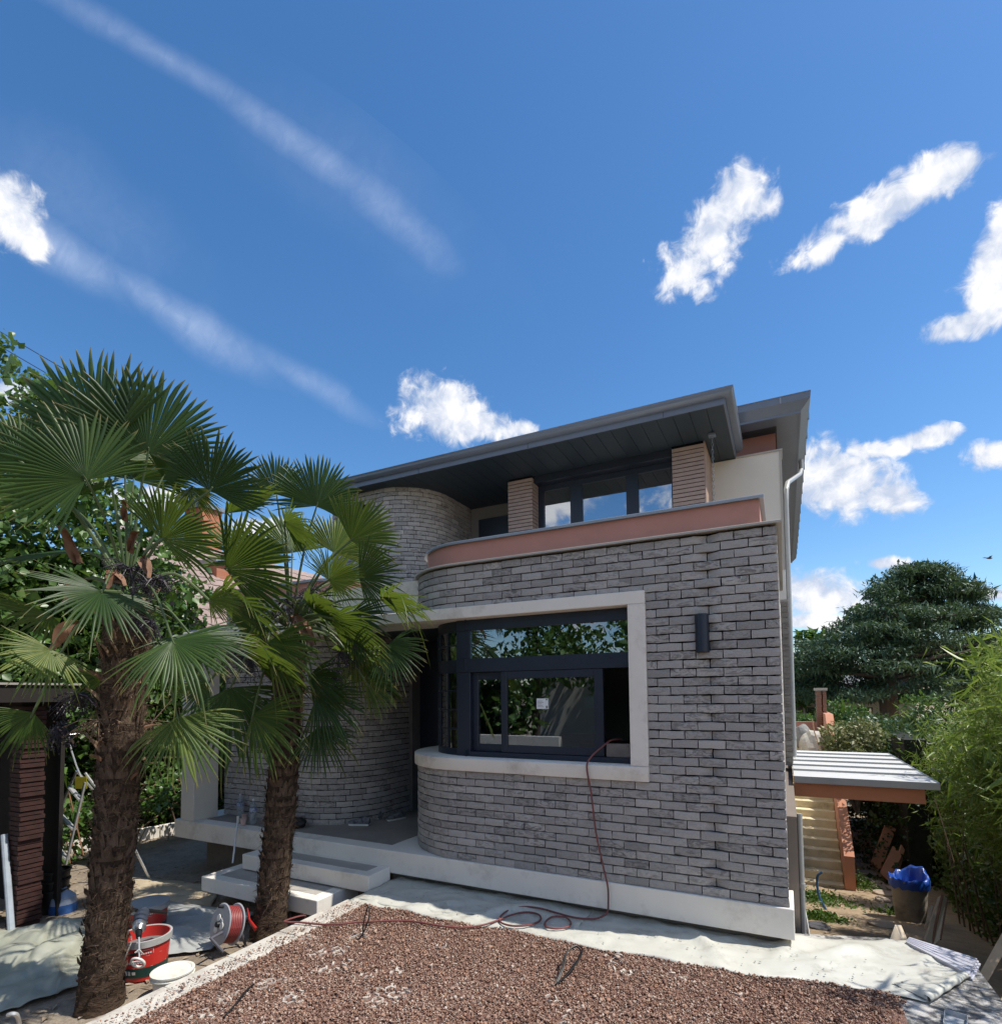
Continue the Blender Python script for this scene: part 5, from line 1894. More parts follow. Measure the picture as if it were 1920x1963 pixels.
# small white pail by the kerb
c = onz(331, 1862, -.50)
WP = thing('white_pail', 'small white pail with a pale lid beside the kerb', 'bucket', (c.x, c.y, -.70))
M = Matrix.Translation((c.x, c.y, -.70))
MB().lathe([(0, 0), (.125, 0), (.142, .17), (.142, .185)], 32, M).build('body', M_WHITEP, WP, True)
MB().lathe([(.146, .165), (.158, .168), (.160, .178), (.152, .180), (.152, .196), (.158, .198), (.158, .210), (.14, .214), (.13, .206), (0, .208)], 36, M).build('lid', simple('cream_lid', (.72, .71, .63), (.66, .65, .58), 8, .5, stain=(.5, .48, .4), sscale=6), WP, True)
# mixing drill lying across the open bucket
MX = thing('mortar_mixer', 'grey and black mixing drill with a white paddle ring resting on the open red bucket', 'power tool', (bA.x, bA.y, -.35))
h0, h1 = at(262, 1778, 4.62), at(266, 1795, 4.5)
hd_ = (h1 - h0).normalized()
MB().tube([at(275, 1748, 4.78), at(270, 1758, 4.70), at(267, 1772, 4.62)], [.045, .055, .05], 12).build('motor_housing', simple('tool_blue', (.05, .06, .085), rough=.4), MX, True)
MB().tube([at(267, 1770, 4.63), at(267, 1780, 4.57), at(266, 1786, 4.54)], [.048, .050, .030], 12).build('gearbox', simple('cast_metal', (.55, .55, .56), (.35, .35, .36), 25, .3, .8), MX, True)
MB().tube([at(266, 1786, 4.54), at(266, 1797, 4.48)], [.026, .02], 10).build('chuck', M_BLACK, MX, True)
for (a, c2) in (((262, 1746, 4.8), (232, 1738, 4.9)), ((285, 1746, 4.8), (318, 1750, 4.95))):
    MB().tube([at(*a), at(*c2)], .016, 8).build('grip', M_BLACK, MX, True)
MB().tube([at(266, 1797, 4.48), at(267, 1835, 4.42)], .007, 8).build('shaft', M_ALU, MX, True)
MB().tube([at(258, 1827, 4.42), at(267, 1822, 4.44), at(275, 1829, 4.42)], [.004, .016, .004], 6, True, .4).build('blade', M_WHITEP, MX, True)
rc_ = at(264, 1846, 4.42)
a_, b_ = RGT, (UPV * .85 - FWD * .4).normalized()
MB().tube([rc_ + a_ * (.050 * math.cos(t)) + b_ * (.050 * math.sin(t)) for t in [i * math.pi / 12 for i in range(25)]], .010, 8, False).tube([rc_ - a_ * .045, rc_ + b_ * .012, rc_ + a_ * .045], .007, 6).build('paddle_ring', M_WHITEP, MX, True)
tag(MB().tube(smooth_pts([at(233, 1740, 4.9), at(240, 1775, 4.7), at(252, 1800, 4.5), at(244, 1825, 4.42), at(233, 1852, 4.4)], 6), .005, 6).build('mixer_cord', M_GREYC, None, True), 'grey power cord hanging down the front of the open red bucket', 'cable')
# cable reel
RL = thing('cable_reel', 'grey cable reel wound with red cable leaning beside the slim palm', 'cable reel', onz(430, 1822, -.70))
cR = at(436, 1772, 5.25)
ax = (RGT * -.62 + UPV * .30 - FWD * .72).normalized()
Mr = Matrix.Translation(cR) @ ax.to_track_quat('Z', 'Y').to_matrix().to_4x4()
for (z0, nm) in ((.06, 'front_disc'), (-.075, 'rear_disc')):
    MB().lathe([(0, z0), (.178, z0), (.186, z0 + .006), (.178, z0 + .014), (.06, z0 + .016), (.055, z0 + .022), (0, z0 + .022)], 40, Mr).build(nm, simple('grey_plastic', (.38, .39, .40), (.32, .33, .34), 5, .45) if nm == 'front_disc' else MATS['grey_plastic'], RL, True)
cc = MB()
for k in range(7):
    z_ = -.05 + k * .0165
    cc.tube([Mr @ Vector((.155 * math.cos(t), .155 * math.sin(t), z_)) for t in [i * math.pi / 14 for i in range(29)]], .0085, 6, False)
cc.build('wound_cable', simple('red_cable', (.28, .05, .045), (.22, .04, .04), 10, .5), RL, True)
MB().lathe([(.14, -.06), (.14, .06)], 30, Mr).build('drum', simple('dark_red', (.12, .02, .02), rough=.6), RL)
hb = MB()
for k in range(3):
    t = k * 2.094
    hb.lathe([(0, .083), (.032, .083), (.030, .088), (0, .088)], 14, Mr @ Matrix.Translation((.06 * math.cos(t), .06 * math.sin(t), 0)))
hb.build('socket', M_WHITEP, RL)
MB().lathe([(0, .083), (.028, .083), (.024, .11), (0, .112)], 14, Mr).lathe([(0, .078), (.014, .078), (.012, .12), (0, .12)], 10, Mr @ Matrix.Translation((-.02, .15, 0))).build('knob', M_BLACK, RL, True)
MB().tube([Mr @ Vector((0, 0, -.1)), at(404, 1800, 5.0), at(428, 1826, 4.95)], .014, 8).tube([Mr @ Vector((0, 0, -.1)), at(470, 1810, 5.4)], .014, 8).build('stand', simple('stand_grey', (.10, .10, .12), rough=.5), RL, True)
tag(MB().tube([at(474, 1742, 5.5), at(478, 1765, 5.4), at(490, 1782, 5.35)], [.012, .022, .03], 8, True, .5).build('red_handle', M_RED, None, True), 'red plastic tool handle propped between the reel and the slim palm', 'tool')
# black buckets, water jug
c = onz(100, 1748, -.70)
BB = thing('black_bucket', 'stack of black mortar buckets beside the red tile post', 'bucket', (c.x, c.y, -.7))
for k in range(3):
    MB().lathe([(0, 0), (.12, 0), (.15, .24), (.16, .245), (.16, .26), (.145, .26)], 28, Matrix.Translation((c.x - .01 * k, c.y + .01 * k, -.70 + .1 * k))).build('bucket_shell', M_BLACK, BB, True)
c = onz(120, 1748, -.70)
JG = thing('water_jug', 'translucent blue-white water jug behind the olive tarpaulin', 'jug', (c.x, c.y, -.7))
MB().lathe([(0, 0), (.13, 0), (.135, .07), (.13, .10)], 26, Matrix.Translation((c.x, c.y, -.7))).build('base', simple('blue_plastic', (.03, .10, .30), rough=.4), JG, True)
MB().lathe([(.13, .10), (.12, .17), (.07, .22), (.035, .24), (.035, .27), (0, .27)], 26, Matrix.Translation((c.x, c.y, -.7))).build('shoulder', simple('milky_plastic', (.28, .33, .42), (.24, .29, .37), 4, .35), JG, True)
c = onz(240, 1730, -.70)
tag(MB().lathe([(0, 0), (.05, 0), (.055, .18), (.05, .30), (.06, .36), (.05, .42), (.02, .44), (0, .44)], 18, Matrix.Translation((c.x, c.y, -.70))).build('blue_bottle', simple('navy_plastic', (.03, .06, .13), rough=.35), None, True), 'dark blue bottle standing just behind the large palm trunk', 'bottle')
# bent metal stake at the lower left corner
tag(MB().tube(smooth_pts([onz(20, 1948, -.52) + Vector((-.03, 0, 0)), onz(24, 1944, -.50), onz(33, 1948, -.53), onz(38, 1968, -.65), onz(40, 1985, -.70)], 5), .014, 8).build('bent_stake', M_ALU, None, True), 'bent metal stake sticking up at the bottom left corner', 'stake')
# leaf litter, twigs
lit = MB()
for k in range(900):
    x, y = rnd.uniform(-9.5, -4.0), rnd.uniform(-2.9, .1)
    z = ground_h(x, y) + .012
    a = rnd.uniform(0, 6.3)
    l, w_ = rnd.uniform(.015, .06), rnd.uniform(.006, .02)
    c_, s_ = math.cos(a), math.sin(a)
    lit.add([(x - c_ * l, y - s_ * l, z), (x + s_ * w_, y - c_ * w_, z + rnd.uniform(.0, .02)), (x + c_ * l, y + s_ * l, z + .004), (x - s_ * w_, y + c_ * w_, z + rnd.uniform(0, .015))], [(0, 1, 2), (0, 2, 3)])
tag(lit.build('leaf_litter', simple('litter', (.40, .33, .24), (.18, .13, .09), 3, .9)), 'dry leaves and debris littering the soil round the palms', 'litter', kind='stuff')

# ------------------------------------------------------------------ things left on the porch
M_BOT, nt, b = material('clear_bottle')
b.inputs['Base Color'].default_value = (.8, .88, .95, 1)
b.inputs['Roughness'].default_value = .08
b.inputs['Transmission Weight'].default_value = .8
b.inputs['IOR'].default_value = 1.25
M_BLUEL = simple('blue_label', (.03, .07, .30), (.55, .6, .7), 60, .5)
for k, (px, py, lab) in enumerate(((460, 1568, 'clear water bottle with blue label against the left of the entrance wall'), (485, 1580, 'second clear water bottle just left of the slim palm trunk'))):
    p = onz(px, py, .006)
    Bt = thing('water_bottle', lab, 'bottle', (p.x, p.y, .006), 'water bottles on the porch')
    M = Matrix.Translation((p.x, p.y, .006))
    MB().lathe([(0, 0), (.042, .002), (.045, .02), (.043, .10), (.045, .18), (.040, .24), (.016, .295), (.014, .31)], 18, M).build('body', M_BOT, Bt, True)
    MB().lathe([(.0455, .165), (.0458, .215)], 18, M).build('label_wrap', M_BLUEL, Bt, True)
    MB().lathe([(.016, .31), (.016, .33), (0, .33)], 12, M).build('cap', simple('white_cap', (.7, .72, .76), rough=.4) if k == 0 else MATS['white_cap'], Bt)
M_CUP = simple('pink_card', (.62, .45, .41), (.56, .40, .37), 8, .7)
for (px, py, z_, lab) in ((469, 1574, .006, 'upper of two pale pink cups beside the bottles'), (466, 1582, .006, 'pale pink cup in front, at the porch edge')):
    p = onz(px, py, z_)
    tag(MB().lathe([(0, .002), (.030, 0), (.040, .085), (.043, .088), (.038, .086), (.029, .006), (0, .006)], 20, Matrix.Translation((p.x, p.y, z_))).build('paper_cup', M_CUP, None, True), lab, 'cup', 'cups on the porch')
p = onz(568, 1586, .006)
bg_ = bmesh.new()
bmesh.ops.create_icosphere(bg_, subdivisions=3, radius=.13)
for v in bg_.verts:
    n_ = mnoise.noise(v.co * 14)
    v.co = Vector((v.co.x * 1.15, v.co.y * .8, max(v.co.z, -.09) * .62)) * (1 + .18 * n_) + Vector((p.x, p.y, .06))
me = bpy.data.meshes.new('black_bag')
bg_.to_mesh(me)
bg_.free()
me.materials.append(M_BLACK)
me.polygons.foreach_set('use_smooth', [True] * len(me.polygons))
tag(link('black_bag', me), 'crumpled black bag on the porch just right of the slim palm trunk', 'bag')


def shoe(loc, rz, label, s=1.0):
    T = thing('shoe', label, 'shoe', loc, 'work shoes on the porch')
    M = Matrix.Translation(Vector(loc)) @ Matrix.Rotation(rz, 4, 'Z') @ Matrix.Scale(s, 4)
    m = MB()
    prof = [(0, .035, .075), (.05, .04, .10), (.10, .042, .085), (.16, .044, .06), (.22, .046, .05), (.27, .036, .035), (.285, .01, .025)]
    for (x, w_, h) in prof:
        for t in range(9):
            a = math.pi * t / 8
            m.v.append(tuple(M @ Vector((x, w_ * math.cos(a), .018 + h * math.sin(a) ** .7))))
    for i in range(len(prof) - 1):
        for t in range(8):
            m.f.append((i * 9 + t, (i + 1) * 9 + t, (i + 1) * 9 + t + 1, i * 9 + t + 1))
    m.f.append(tuple(range(8, -1, -1)))
    m.build('upper', simple('navy_canvas', (.03, .035, .05), (.2, .2, .21), 25, .8) if 'navy_canvas' not in MATS else MATS['navy_canvas'], T, True)
    so = MB()
    for (x, w_, h) in prof:
        for z_ in (0, .02):
            so.v += [tuple(M @ Vector((x, w_ + .004, z_))), tuple(M @ Vector((x, -w_ - .004, z_)))]
    for i in range(len(prof) - 1):
        a = i * 4
        so.f += [(a, a + 4, a + 6, a + 2), (a + 1, a + 3, a + 7, a + 5), (a + 2, a + 6, a + 7, a + 3), (a, a + 1, a + 5, a + 4)]
    so.build('sole', M_WHITEP, T, True)


p = onz(706, 1582, .006)
shoe((p.x + .02, p.y, .006), math.radians(200), 'dark canvas shoe with white sole lying on the porch floor')
p = onz(718, 1572, .006)
shoe((p.x + .06, p.y + .06, .006), math.radians(160), 'second canvas shoe tucked behind the first by the wall')
p = onz(775, 1568, .006)
shoe((p.x, p.y, .006), math.radians(250), 'single shoe in the dark beside the entrance door')
p0, p1 = onz(446, 1655, -.36), ony(456, 1571, -.04)
PL = thing('leaning_pole', 'metal pole leaning against the porch edge left of the slim palm', 'pole', p0)
MB().tube([p0, p1 + Vector((0, 0, .02))], .012, 8).build('tube', M_ALU, PL, True)
MB().tube([p1 + Vector((0, 0, -.04)), p1 + Vector((0, 0, .04))], .017, 8).build('grip', M_WHITEP, PL, True)
# ------------------------------------------------------------------ side passage on the right


def gnd(px, py):
    """where the view ray of a photo point meets the sloping ground"""
    r = ray(px, py)
    lo, hi = .5, 60.0
    t = lo
    while t < hi:
        p = CAM + r * t
        if p.z < ground_h(p.x, p.y):
            break
        t += .02
    return p


def solid_yz(poly, x0, x1):
    n = len(poly)
    return MB().add([(x0, y, z) for y, z in poly] + [(x1, y, z) for y, z in poly], [tuple(range(n - 1, -1, -1)), tuple(range(n, 2 * n))] + [(i, (i + 1) % n, (i + 1) % n + n, i + n) for i in range(n)])


M_STEPC = simple('mossy_concrete', (.70, .61, .42), (.58, .50, .34), 3.5, .9, bump=.3, bscale=40, stain=(.24, .22, .12), sscale=1.5)
SS = thing('side_staircase', 'yellowish concrete stair climbing beside the house with a terracotta parapet', 'staircase', (.6, 9.0, -2.58))
for k in range(17):
    z1 = -2.58 + .17 * (k + 1)
    y0 = 8.95 + .27 * k
    bevel(MB().box(.08, 1.015, y0, y0 + .30 if k < 16 else y0 + 2.5, -2.8, z1).build('step', M_STEPC, SS), .01)
M_TERRAL = simple('sunlit_terracotta', (.50, .235, .15), (.44, .205, .13), 2.5, .85, bump=.15, bscale=80)
fixn(solid_yz([(8.85, -2.9), (8.85, -1.76), (13.3, 1.05), (16.5, 1.05), (16.5, -2.9)], 1.02, 1.21).build('parapet', M_TERRAL, SS))
MB().box(.05, 1.02, 15.6, 15.8, -.5, .72).build('landing_wall', M_TERRA, SS)
# pillar of thin stacked tiles at the stair head
TPL = thing('tile_pillar', 'slender pillar of thin stacked brown tiles with pale cap at the stair head', 'pillar', (.98, 14.6, .1))
pc = MB().box(.90, 1.10, 14.45, 14.78, .1, 1.72).build('core', M_DKWOOD, TPL)
tmm = MB().box(.86, 1.0, 14.40, 14.80, 0, .052).box(1.035, 1.13, 14.41, 14.79, 0, .052)
t3 = bpy.data.meshes.new('tile')
t3.from_pydata(tmm.v, [], tmm.f)
t3.materials.append(simple('brown_tile', (.27, .15, .105), (.2, .11, .08), 12, .8))
for k in range(26):
    o = bpy.data.objects.new('tile', t3)
    COL.objects.link(o)
    o.parent = pc
    o.location = (rnd.uniform(-.008, .008), rnd.uniform(-.006, .006), .12 + k * .0615)
MB().box(.82, 1.16, 14.36, 14.84, 1.72, 1.80).build('cap', M_CAPL, TPL)
# rubble sacks at the stair head
for k, (px, py, d, s_, lab) in enumerate(((1556, 1432, 15.5, .34, 'large white rubble sack at the head of the side stair'), (1538, 1412, 15.8, .26, 'smaller grey sack leaning on the white one by the downpipe'))):
    c = at(px, py, d)
    bg_ = bmesh.new()
    bmesh.ops.create_icosphere(bg_, subdivisions=3, radius=s_)
    for v in bg_.verts:
        n_ = mnoise.noise(v.co * 5 + Vector((k * 3, 0, 0)))
        v.co = Vector((v.co.x * .9, v.co.y * .8, v.co.z * 1.35)) * (1 + .22 * n_) + c
    me = bpy.data.meshes.new('rubble_sack')
    bg_.to_mesh(me)
    bg_.free()
    me.materials.append(simple('sack_white', (.50, .48, .42), (.36, .34, .30), 6, .8) if k == 0 else simple('sack_grey', (.30, .30, .29), (.12, .12, .12), 4, .8))
    tag(link('rubble_sack', me), lab, 'sack')
tag(MB().tube([at(1556, 1378, 15.2), at(1561, 1405, 15.0), at(1575, 1448, 14.6)], .03, 6, True, .4).build('leaning_batten', simple('raw_wood', (.36, .22, .14), rough=.8), None, True), 'thin wooden batten leaning across the sacks at the stair head', 'batten')
# white batten against the house corner
tag(MB().tube([at(1530, 1679, 5.2), at(1550, 1792, 4.95)], .016, 6, True, .6).build('white_batten', M_WHITEP, None, True), 'white plastic batten leaning at the corner by the downpipe', 'batten')
# blue conduit rising from the weeds
p = gnd(1586, 1745)
q0 = at(1575, 1672, (p - CAM).dot(FWD) + .1)
tag(MB().tube(smooth_pts([p + Vector((0, 0, -.05)), p.lerp(q0, .35) + Vector((-.10, 0, 0)), p.lerp(q0, .8) + Vector((-.09, 0, .02)), q0], 6), .02, 8).build('blue_conduit', simple('blue_conduit', (.04, .13, .30), (.03, .10, .24), 5, .5), None, True), 'blue conduit curving up out of the weeds at the stair foot', 'conduit')
# weeds
M_WEED = leafmat('weed_leaf', [(.03, .08, .012), (.06, .13, .02), (.10, .18, .03)], .5, .3)
for (px, py, n_, sp, hh, lab) in ((1560, 1725, 1500, .34, .16, 'bright weeds round the blue conduit at the stair foot'), (1572, 1762, 700, .18, .14, 'tuft of weeds nearest the house corner'), (1645, 1700, 900, .22, .30, 'taller weeds at the foot of the terracotta parapet'), (1712, 1752, 260, .14, .10, 'sparse weeds beside the waste bin'), (1700, 1692, 300, .18, .14, 'weeds below the leaning terracotta boards')):
    c = gnd(px, py)
    T = thing('weed_clump', lab, 'weeds', c, 'weeds along the side passage')
    r_ = np.random.default_rng(int(px))
    a = r_.normal(0, sp, (n_, 2))
    z_ = np.abs(r_.normal(0, hh * .5, n_)) * np.exp(-(a ** 2).sum(1) / (2 * sp * sp))
    pts = np.stack([c.x + a[:, 0], c.y + a[:, 1], np.array([ground_h(c.x + x_, c.y + y_) for x_, y_ in a]) + z_ + .01], 1)
    leaf_cloud('foliage', pts, .055, M_WEED, T, .55, .3, int(px), None)
# flagstones of the path
M_FLAG = simple('flagstone', (.42, .34, .26), (.30, .24, .19), 4, .9, bump=.35, bscale=30, stain=(.26, .21, .16), sscale=3)
fls = [(1640, 1643, .42, .10), (1650, 1652, .5, .14), (1655, 1662, .5, .12), (1662, 1676, .46, .2), (1672, 1694, .5, .26), (1690, 1704, .5, .16), (1698, 1716, .55, .14), (1690, 1728, .3, .14), (1706, 1746, .42, .22)]
labs = ['farthest', 'second farthest', 'third farthest', 'fourth from the far end', 'middle', 'fifth from the house end', 'long', 'small', 'nearest pale']
for k, (px, py, w, dpt) in enumerate(fls):
    c = gnd(px, py)
    r_ = random.Random(k)
    n_ = 9
    pts = [(c.x + w * .5 * math.cos(2 * math.pi * i / n_) * r_.uniform(.75, 1.15), c.y + max(dpt, .16) * math.sin(2 * math.pi * i / n_) * r_.uniform(.8, 1.2)) for i in range(n_)]
    m = MB().add([(x, y, ground_h(c.x, c.y) + .05 + r_.uniform(-.004, .004)) for x, y in pts] + [(x, y, ground_h(c.x, c.y) - .05) for x, y in pts], [tuple(range(n_))] + [(i, i + n_, (i + 1) % n_ + n_, (i + 1) % n_) for i in range(n_)])
    tag(bevel(fixn(m.build('flagstone', M_FLAG)), .012), labs[k] + ' flagstone of the path between the parapet and the leaning boards', 'paving stone', 'flagstones of the side path')
for (px, py, w, dp_, col, lab) in ((1692, 1776, .40, .18, None, 'flat rounded stepping stone on the sand near the forecourt'), (1568, 1780, .30, .16, (.10, .10, .11), 'dark slate stepping stone beside the house corner')):
    c = gnd(px, py)
    pts = [(c.x + w * .5 * math.cos(2 * math.pi * i / 14) * rnd.uniform(.92, 1.06), c.y + dp_ * math.sin(2 * math.pi * i / 14) * rnd.uniform(.92, 1.06)) for i in range(14)]
    m = MB().add([(x, y, ground_h(c.x, c.y) + .045) for x, y in pts] + [(x, y, ground_h(c.x, c.y) - .05) for x, y in pts], [tuple(range(14))] + [(i, i + 14, (i + 1) % 14 + 14, (i + 1) % 14) for i in range(14)])
    tag(bevel(fixn(m.build('stepping_stone', M_FLAG if col is None else simple('slate', col, rough=.8, bump=.2))), .012), lab, 'paving stone')
# waste bin with a blue liner
c = gnd(1745, 1764)
dB = (c - CAM).dot(FWD)
rB = 30 * dB / 1070
BN = thing('waste_bin', 'ribbed grey-beige waste bin lined with a blue bag beside the ivy', 'bin', c)
M = Matrix.Translation(c)
hB = 78 * dB / 1070
M_BIN = simple('weathered_bin', (.36, .32, .26), (.27, .24, .20), 4, .7, stain=(.12, .11, .1), sscale=3)
m = MB()
nB = 48
for (rf, z_) in ((.80, 0), (.86, hB * .3), (.93, hB * .65), (1.0, hB * .92), (1.06, hB * .93), (1.06, hB), (.98, hB), (.9, hB * .6)):
    for k in range(nB):
        a = 2 * math.pi * k / nB
        rr_ = rB * rf * (1 + (.018 if (k // 2) % 2 and .05 < z_ < hB * .9 else 0))
        m.v.append(tuple(c + Vector((rr_ * math.cos(a), rr_ * math.sin(a), z_))))
m.f = [(i * nB + k, i * nB + (k + 1) % nB, (i + 1) * nB + (k + 1) % nB, (i + 1) * nB + k) for i in range(7) for k in range(nB)]
m.build('body', M_BIN, BN, True, 30)
M_BAG = simple('blue_bag', (.018, .085, .42), (.012, .055, .30), 5, .3, spec=.5, bump=.3, bscale=14)
m = MB()
for i, (rf, z_) in enumerate(((1.09, hB * .82), (1.11, hB * .95), (1.05, hB * 1.04), (.9, hB * 1.02), (.8, hB * .8), (.6, hB * .7), (.05, hB * .68))):
    for k in range(nB):
        a = 2 * math.pi * k / nB
        n_ = mnoise.noise(Vector((math.cos(a) * 3, math.sin(a) * 3, i * .4)))
        lift = hB * .24 * max(0, math.cos(a - .9)) ** 3 * (1 if 1 <= i <= 3 else .3)
        rr_ = rB * rf * (1 + .05 * n_)
        m.v.append(tuple(c + Vector((rr_ * math.cos(a), rr_ * math.sin(a), z_ + hB * .10 * n_ + lift))))
m.f = [(i * nB + k, i * nB + (k + 1) % nB, (i + 1) * nB + (k + 1) % nB, (i + 1) * nB + k) for i in range(6) for k in range(nB)]
m.build('liner_bag', M_BAG, BN, True, 80)


# leaning boards
def board(pxs, depths, thick, mat, label, edge=None):
    """board given by its four photo corners (bottom-left, bottom-right, top-right, top-left) and their distances"""
    P = [at(px, py, d) for (px, py), d in zip(pxs, depths)]
    n_ = (P[1] - P[0]).cross(P[3] - P[0]).normalized()
    if n_.dot(CAM - P[0]) < 0:
        n_ = -n_
    B = [p - n_ * thick for p in P]
    T = thing('leaning_board', label, 'board', P[0], 'boards leaning in the side passage')
    fixn(MB().add(P + B, [(0, 1, 2, 3), (7, 6, 5, 4), (0, 4, 5, 1), (1, 5, 6, 2), (2, 6, 7, 3), (3, 7, 4, 0)]).build('panel', mat, T))
    if edge:
        E_ = [p - n_ * (thick * .5) for p in P]
        MB().tube([E_[1] + n_ * .0, E_[2]], thick * .56, 6).build('edge_band', edge, T, True)
    return T


M_TBOARD = simple('terracotta_board', (.52, .27, .165), (.45, .23, .14), 3, .8, stain=(.38, .19, .12), sscale=2)
M_BEIGEB = simple('beige_board', (.62, .51, .37), (.55, .45, .33), 3, .8)
M_EDGE = simple('brown_edge', (.26, .13, .08), rough=.8)
d1 = (gnd(1678, 1664) - CAM).dot(FWD) - .5
board([(1670, 1652), (1686, 1669), (1717, 1590), (1698, 1577)], [d1, d1 - .1, d1 + .15, d1 + .25], .05, M_TBOARD, 'tall terracotta board leaning on the hedge, left of the pair')
d2 = (gnd(1694, 1683) - CAM).dot(FWD) - .4
board([(1687, 1673), (1703, 1689), (1728, 1640), (1712, 1622)], [d2, d2 - .1, d2 + .1, d2 + .2], .05, M_TBOARD, 'shorter terracotta board leaning in front of the tall one', M_EDGE)
board([(1705, 1688), (1722, 1678), (1734, 1630), (1728, 1620)], [d2 - .05, d2 + .05, d2 + .2, d2 + .25], .03, M_TBOARD, 'narrow terracotta offcut behind the shorter leaning board')
d3 = 6.3
board([(1774, 1802), (1786, 1815), (1808, 1716), (1801, 1720)], [d3, d3, d3 + .4, d3 + .45], .025, M_BEIGEB, 'left of two narrow beige boards leaning into the ivy', M_EDGE)
board([(1788, 1814), (1802, 1800), (1815, 1722), (1808, 1718)], [d3, d3 + .05, d3 + .45, d3 + .42], .025, M_BEIGEB, 'right of two narrow beige boards leaning into the ivy', M_EDGE)
board([(1770, 1780), (1776, 1768), (1784, 1735), (1780, 1742)], [d3 + .3, d3 + .3, d3 + .5, d3 + .5], .02, M_BEIGEB, 'short pale offcut between the bin and the beige boards')
# triangular plate standing at the far edge of the concrete
c0 = at(1698, 1824, 5.0)
tri = [at(1700, 1816, 4.50), at(1738, 1826, 4.42), at(1715, 1773, 4.56)]
n_ = (tri[1] - tri[0]).cross(tri[2] - tri[0]).normalized()
if n_.dot(CAM - tri[0]) > 0:
    n_ = -n_
tri2 = [p + n_ * .018 + RGT * .05 for p in tri]
tag(fixn(MB().add(tri + tri2, [(0, 1, 2), (5, 4, 3), (0, 3, 4, 1), (1, 4, 5, 2), (2, 5, 3, 0)]).build('triangular_plate', M_BEIGEB)), 'pointed beige board offcut standing up at the edge of the concrete', 'board')
# planks leaning on the right edge of the forecourt
M_PLANK = simple('raw_plank', (.40, .30, .20), (.31, .23, .15), 4, .8, stretch=(1, 1, .2), stain=(.24, .18, .12), sscale=2)
board([(1876, 1868), (1893, 1882), (1945, 1790), (1926, 1778)], [4.3, 4.25, 4.5, 4.55], .04, M_PLANK, 'thick raw plank leaning against the right edge of the concrete')
board([(1906, 1940), (1925, 1955), (1960, 1890), (1940, 1872)], [3.75, 3.7, 3.9, 3.95], .04, M_PLANK, 'second plank at the right frame edge, below the thick one')

# ------------------------------------------------------------------ hedges, bamboo and shrubs on the right
M_BAMB = leafmat('bamboo_leaf', [(.07, .13, .02), (.14, .22, .035), (.24, .32, .06), (.40, .44, .14)], .4, .42, .5)
M_CULM = simple('bamboo_culm', (.28, .26, .09), (.18, .2, .07), 6, .5)
M_VARI = leafmat('variegated_leaf', [(.05, .08, .03), (.10, .13, .05), (.28, .27, .13), (.40, .38, .22)], .45, .25)
M_HB = leafmat('bright_hedge_leaf', [(.03, .085, .015), (.055, .13, .022), (.09, .18, .035)], .45, .3)


def bamboo(x, y, h, label, n_culm, n_leaf, spread, seed, lean=(-.15, 0), leafsize=.16, up=(0, 0, 0)):
    r_ = random.Random(seed)
    z0 = ground_h(x, y)
    T = thing('bamboo', label, 'bamboo', (x, y, z0), 'bamboo along the right boundary')
    cm = MB()
    tips = []
    for k in range(n_culm):
        bx, by = x + r_.gauss(0, spread * .5), y + r_.gauss(0, spread * .5)
        hh = h * r_.uniform(.55, 1.08)
        tx, ty = bx + lean[0] * hh + r_.gauss(0, .2), by + lean[1] * hh + r_.gauss(0, .2)
        pts = [Vector((bx, by, z0 - .1)), Vector((bx * .8 + tx * .2, by * .8 + ty * .2, z0 + hh * .5)), Vector((bx * .35 + tx * .65, by * .35 + ty * .65, z0 + hh * .82)), Vector((tx, ty, z0 + hh))]
        sp_ = smooth_pts(pts, 4)
        cm.tube(sp_, [.010 * (1 - .75 * i / (len(sp_) - 1)) for i in range(len(sp_))], 5, False)
        tips.append(sp_)
    cm.build('culm', M_CULM, T, True)
    rr_ = np.random.default_rng(seed)
    pts = []
    for k in range(n_leaf):
        s_ = tips[int(rr_.integers(len(tips)))]
        f_ = rr_.uniform(.22, 1.0) ** .8 * (len(s_) - 1)
        i = min(int(f_), len(s_) - 2)
        p = s_[i].lerp(s_[i + 1], f_ - i)
        o_ = rr_.normal(0, spread * .38, 3)
        o_[2] *= .55
        pts.append((p.x + o_[0], p.y + o_[1], p.z + o_[2]))
    leaf_cloud('foliage', np.array(pts), leafsize, M_BAMB, T, .13, .15, seed + 1, None, .35, .1, True, .35)
    return T


bamboo(2.6, 1.5, 3.1, 'nearest bamboo leaning in from the right frame edge', 30, 9000, .5, 21, (-.05, .02), .15)
bamboo(2.95, 2.9, 3.6, 'dense bright bamboo right of the zinc canopy', 34, 12000, .5, 22, (-.05, 0), .15)
bamboo(3.05, 4.3, 3.8, 'bamboo with tall loose tips behind the canopy corner', 34, 12000, .5, 23, (-.05, .02), .15)
bamboo(3.15, 5.8, 3.6, 'darker bamboo standing before the middle of the cedar', 28, 9000, .55, 24, (-.04, 0), .15)
bamboo(3.25, 7.8, 3.3, 'bamboo clump above the waste bin passage', 26, 7000, .55, 25, (-.04, 0), .15)
bamboo(3.7, 10.4, 3.6, 'farthest bamboo, left of the others, by the pale variegated shrub', 24, 3400, .7, 26, (-.06, 0), .16)
bamboo(2.75, .0, 3.6, 'bamboo just outside the right frame edge casting leafy shade on the sheet', 12, 1000, .4, 27, (-.16, .0), .18)
T = thing('ivy_wall', 'thick ivy hanging over the boundary behind the waste bin', 'ivy', (2.1, 5, -1.6))
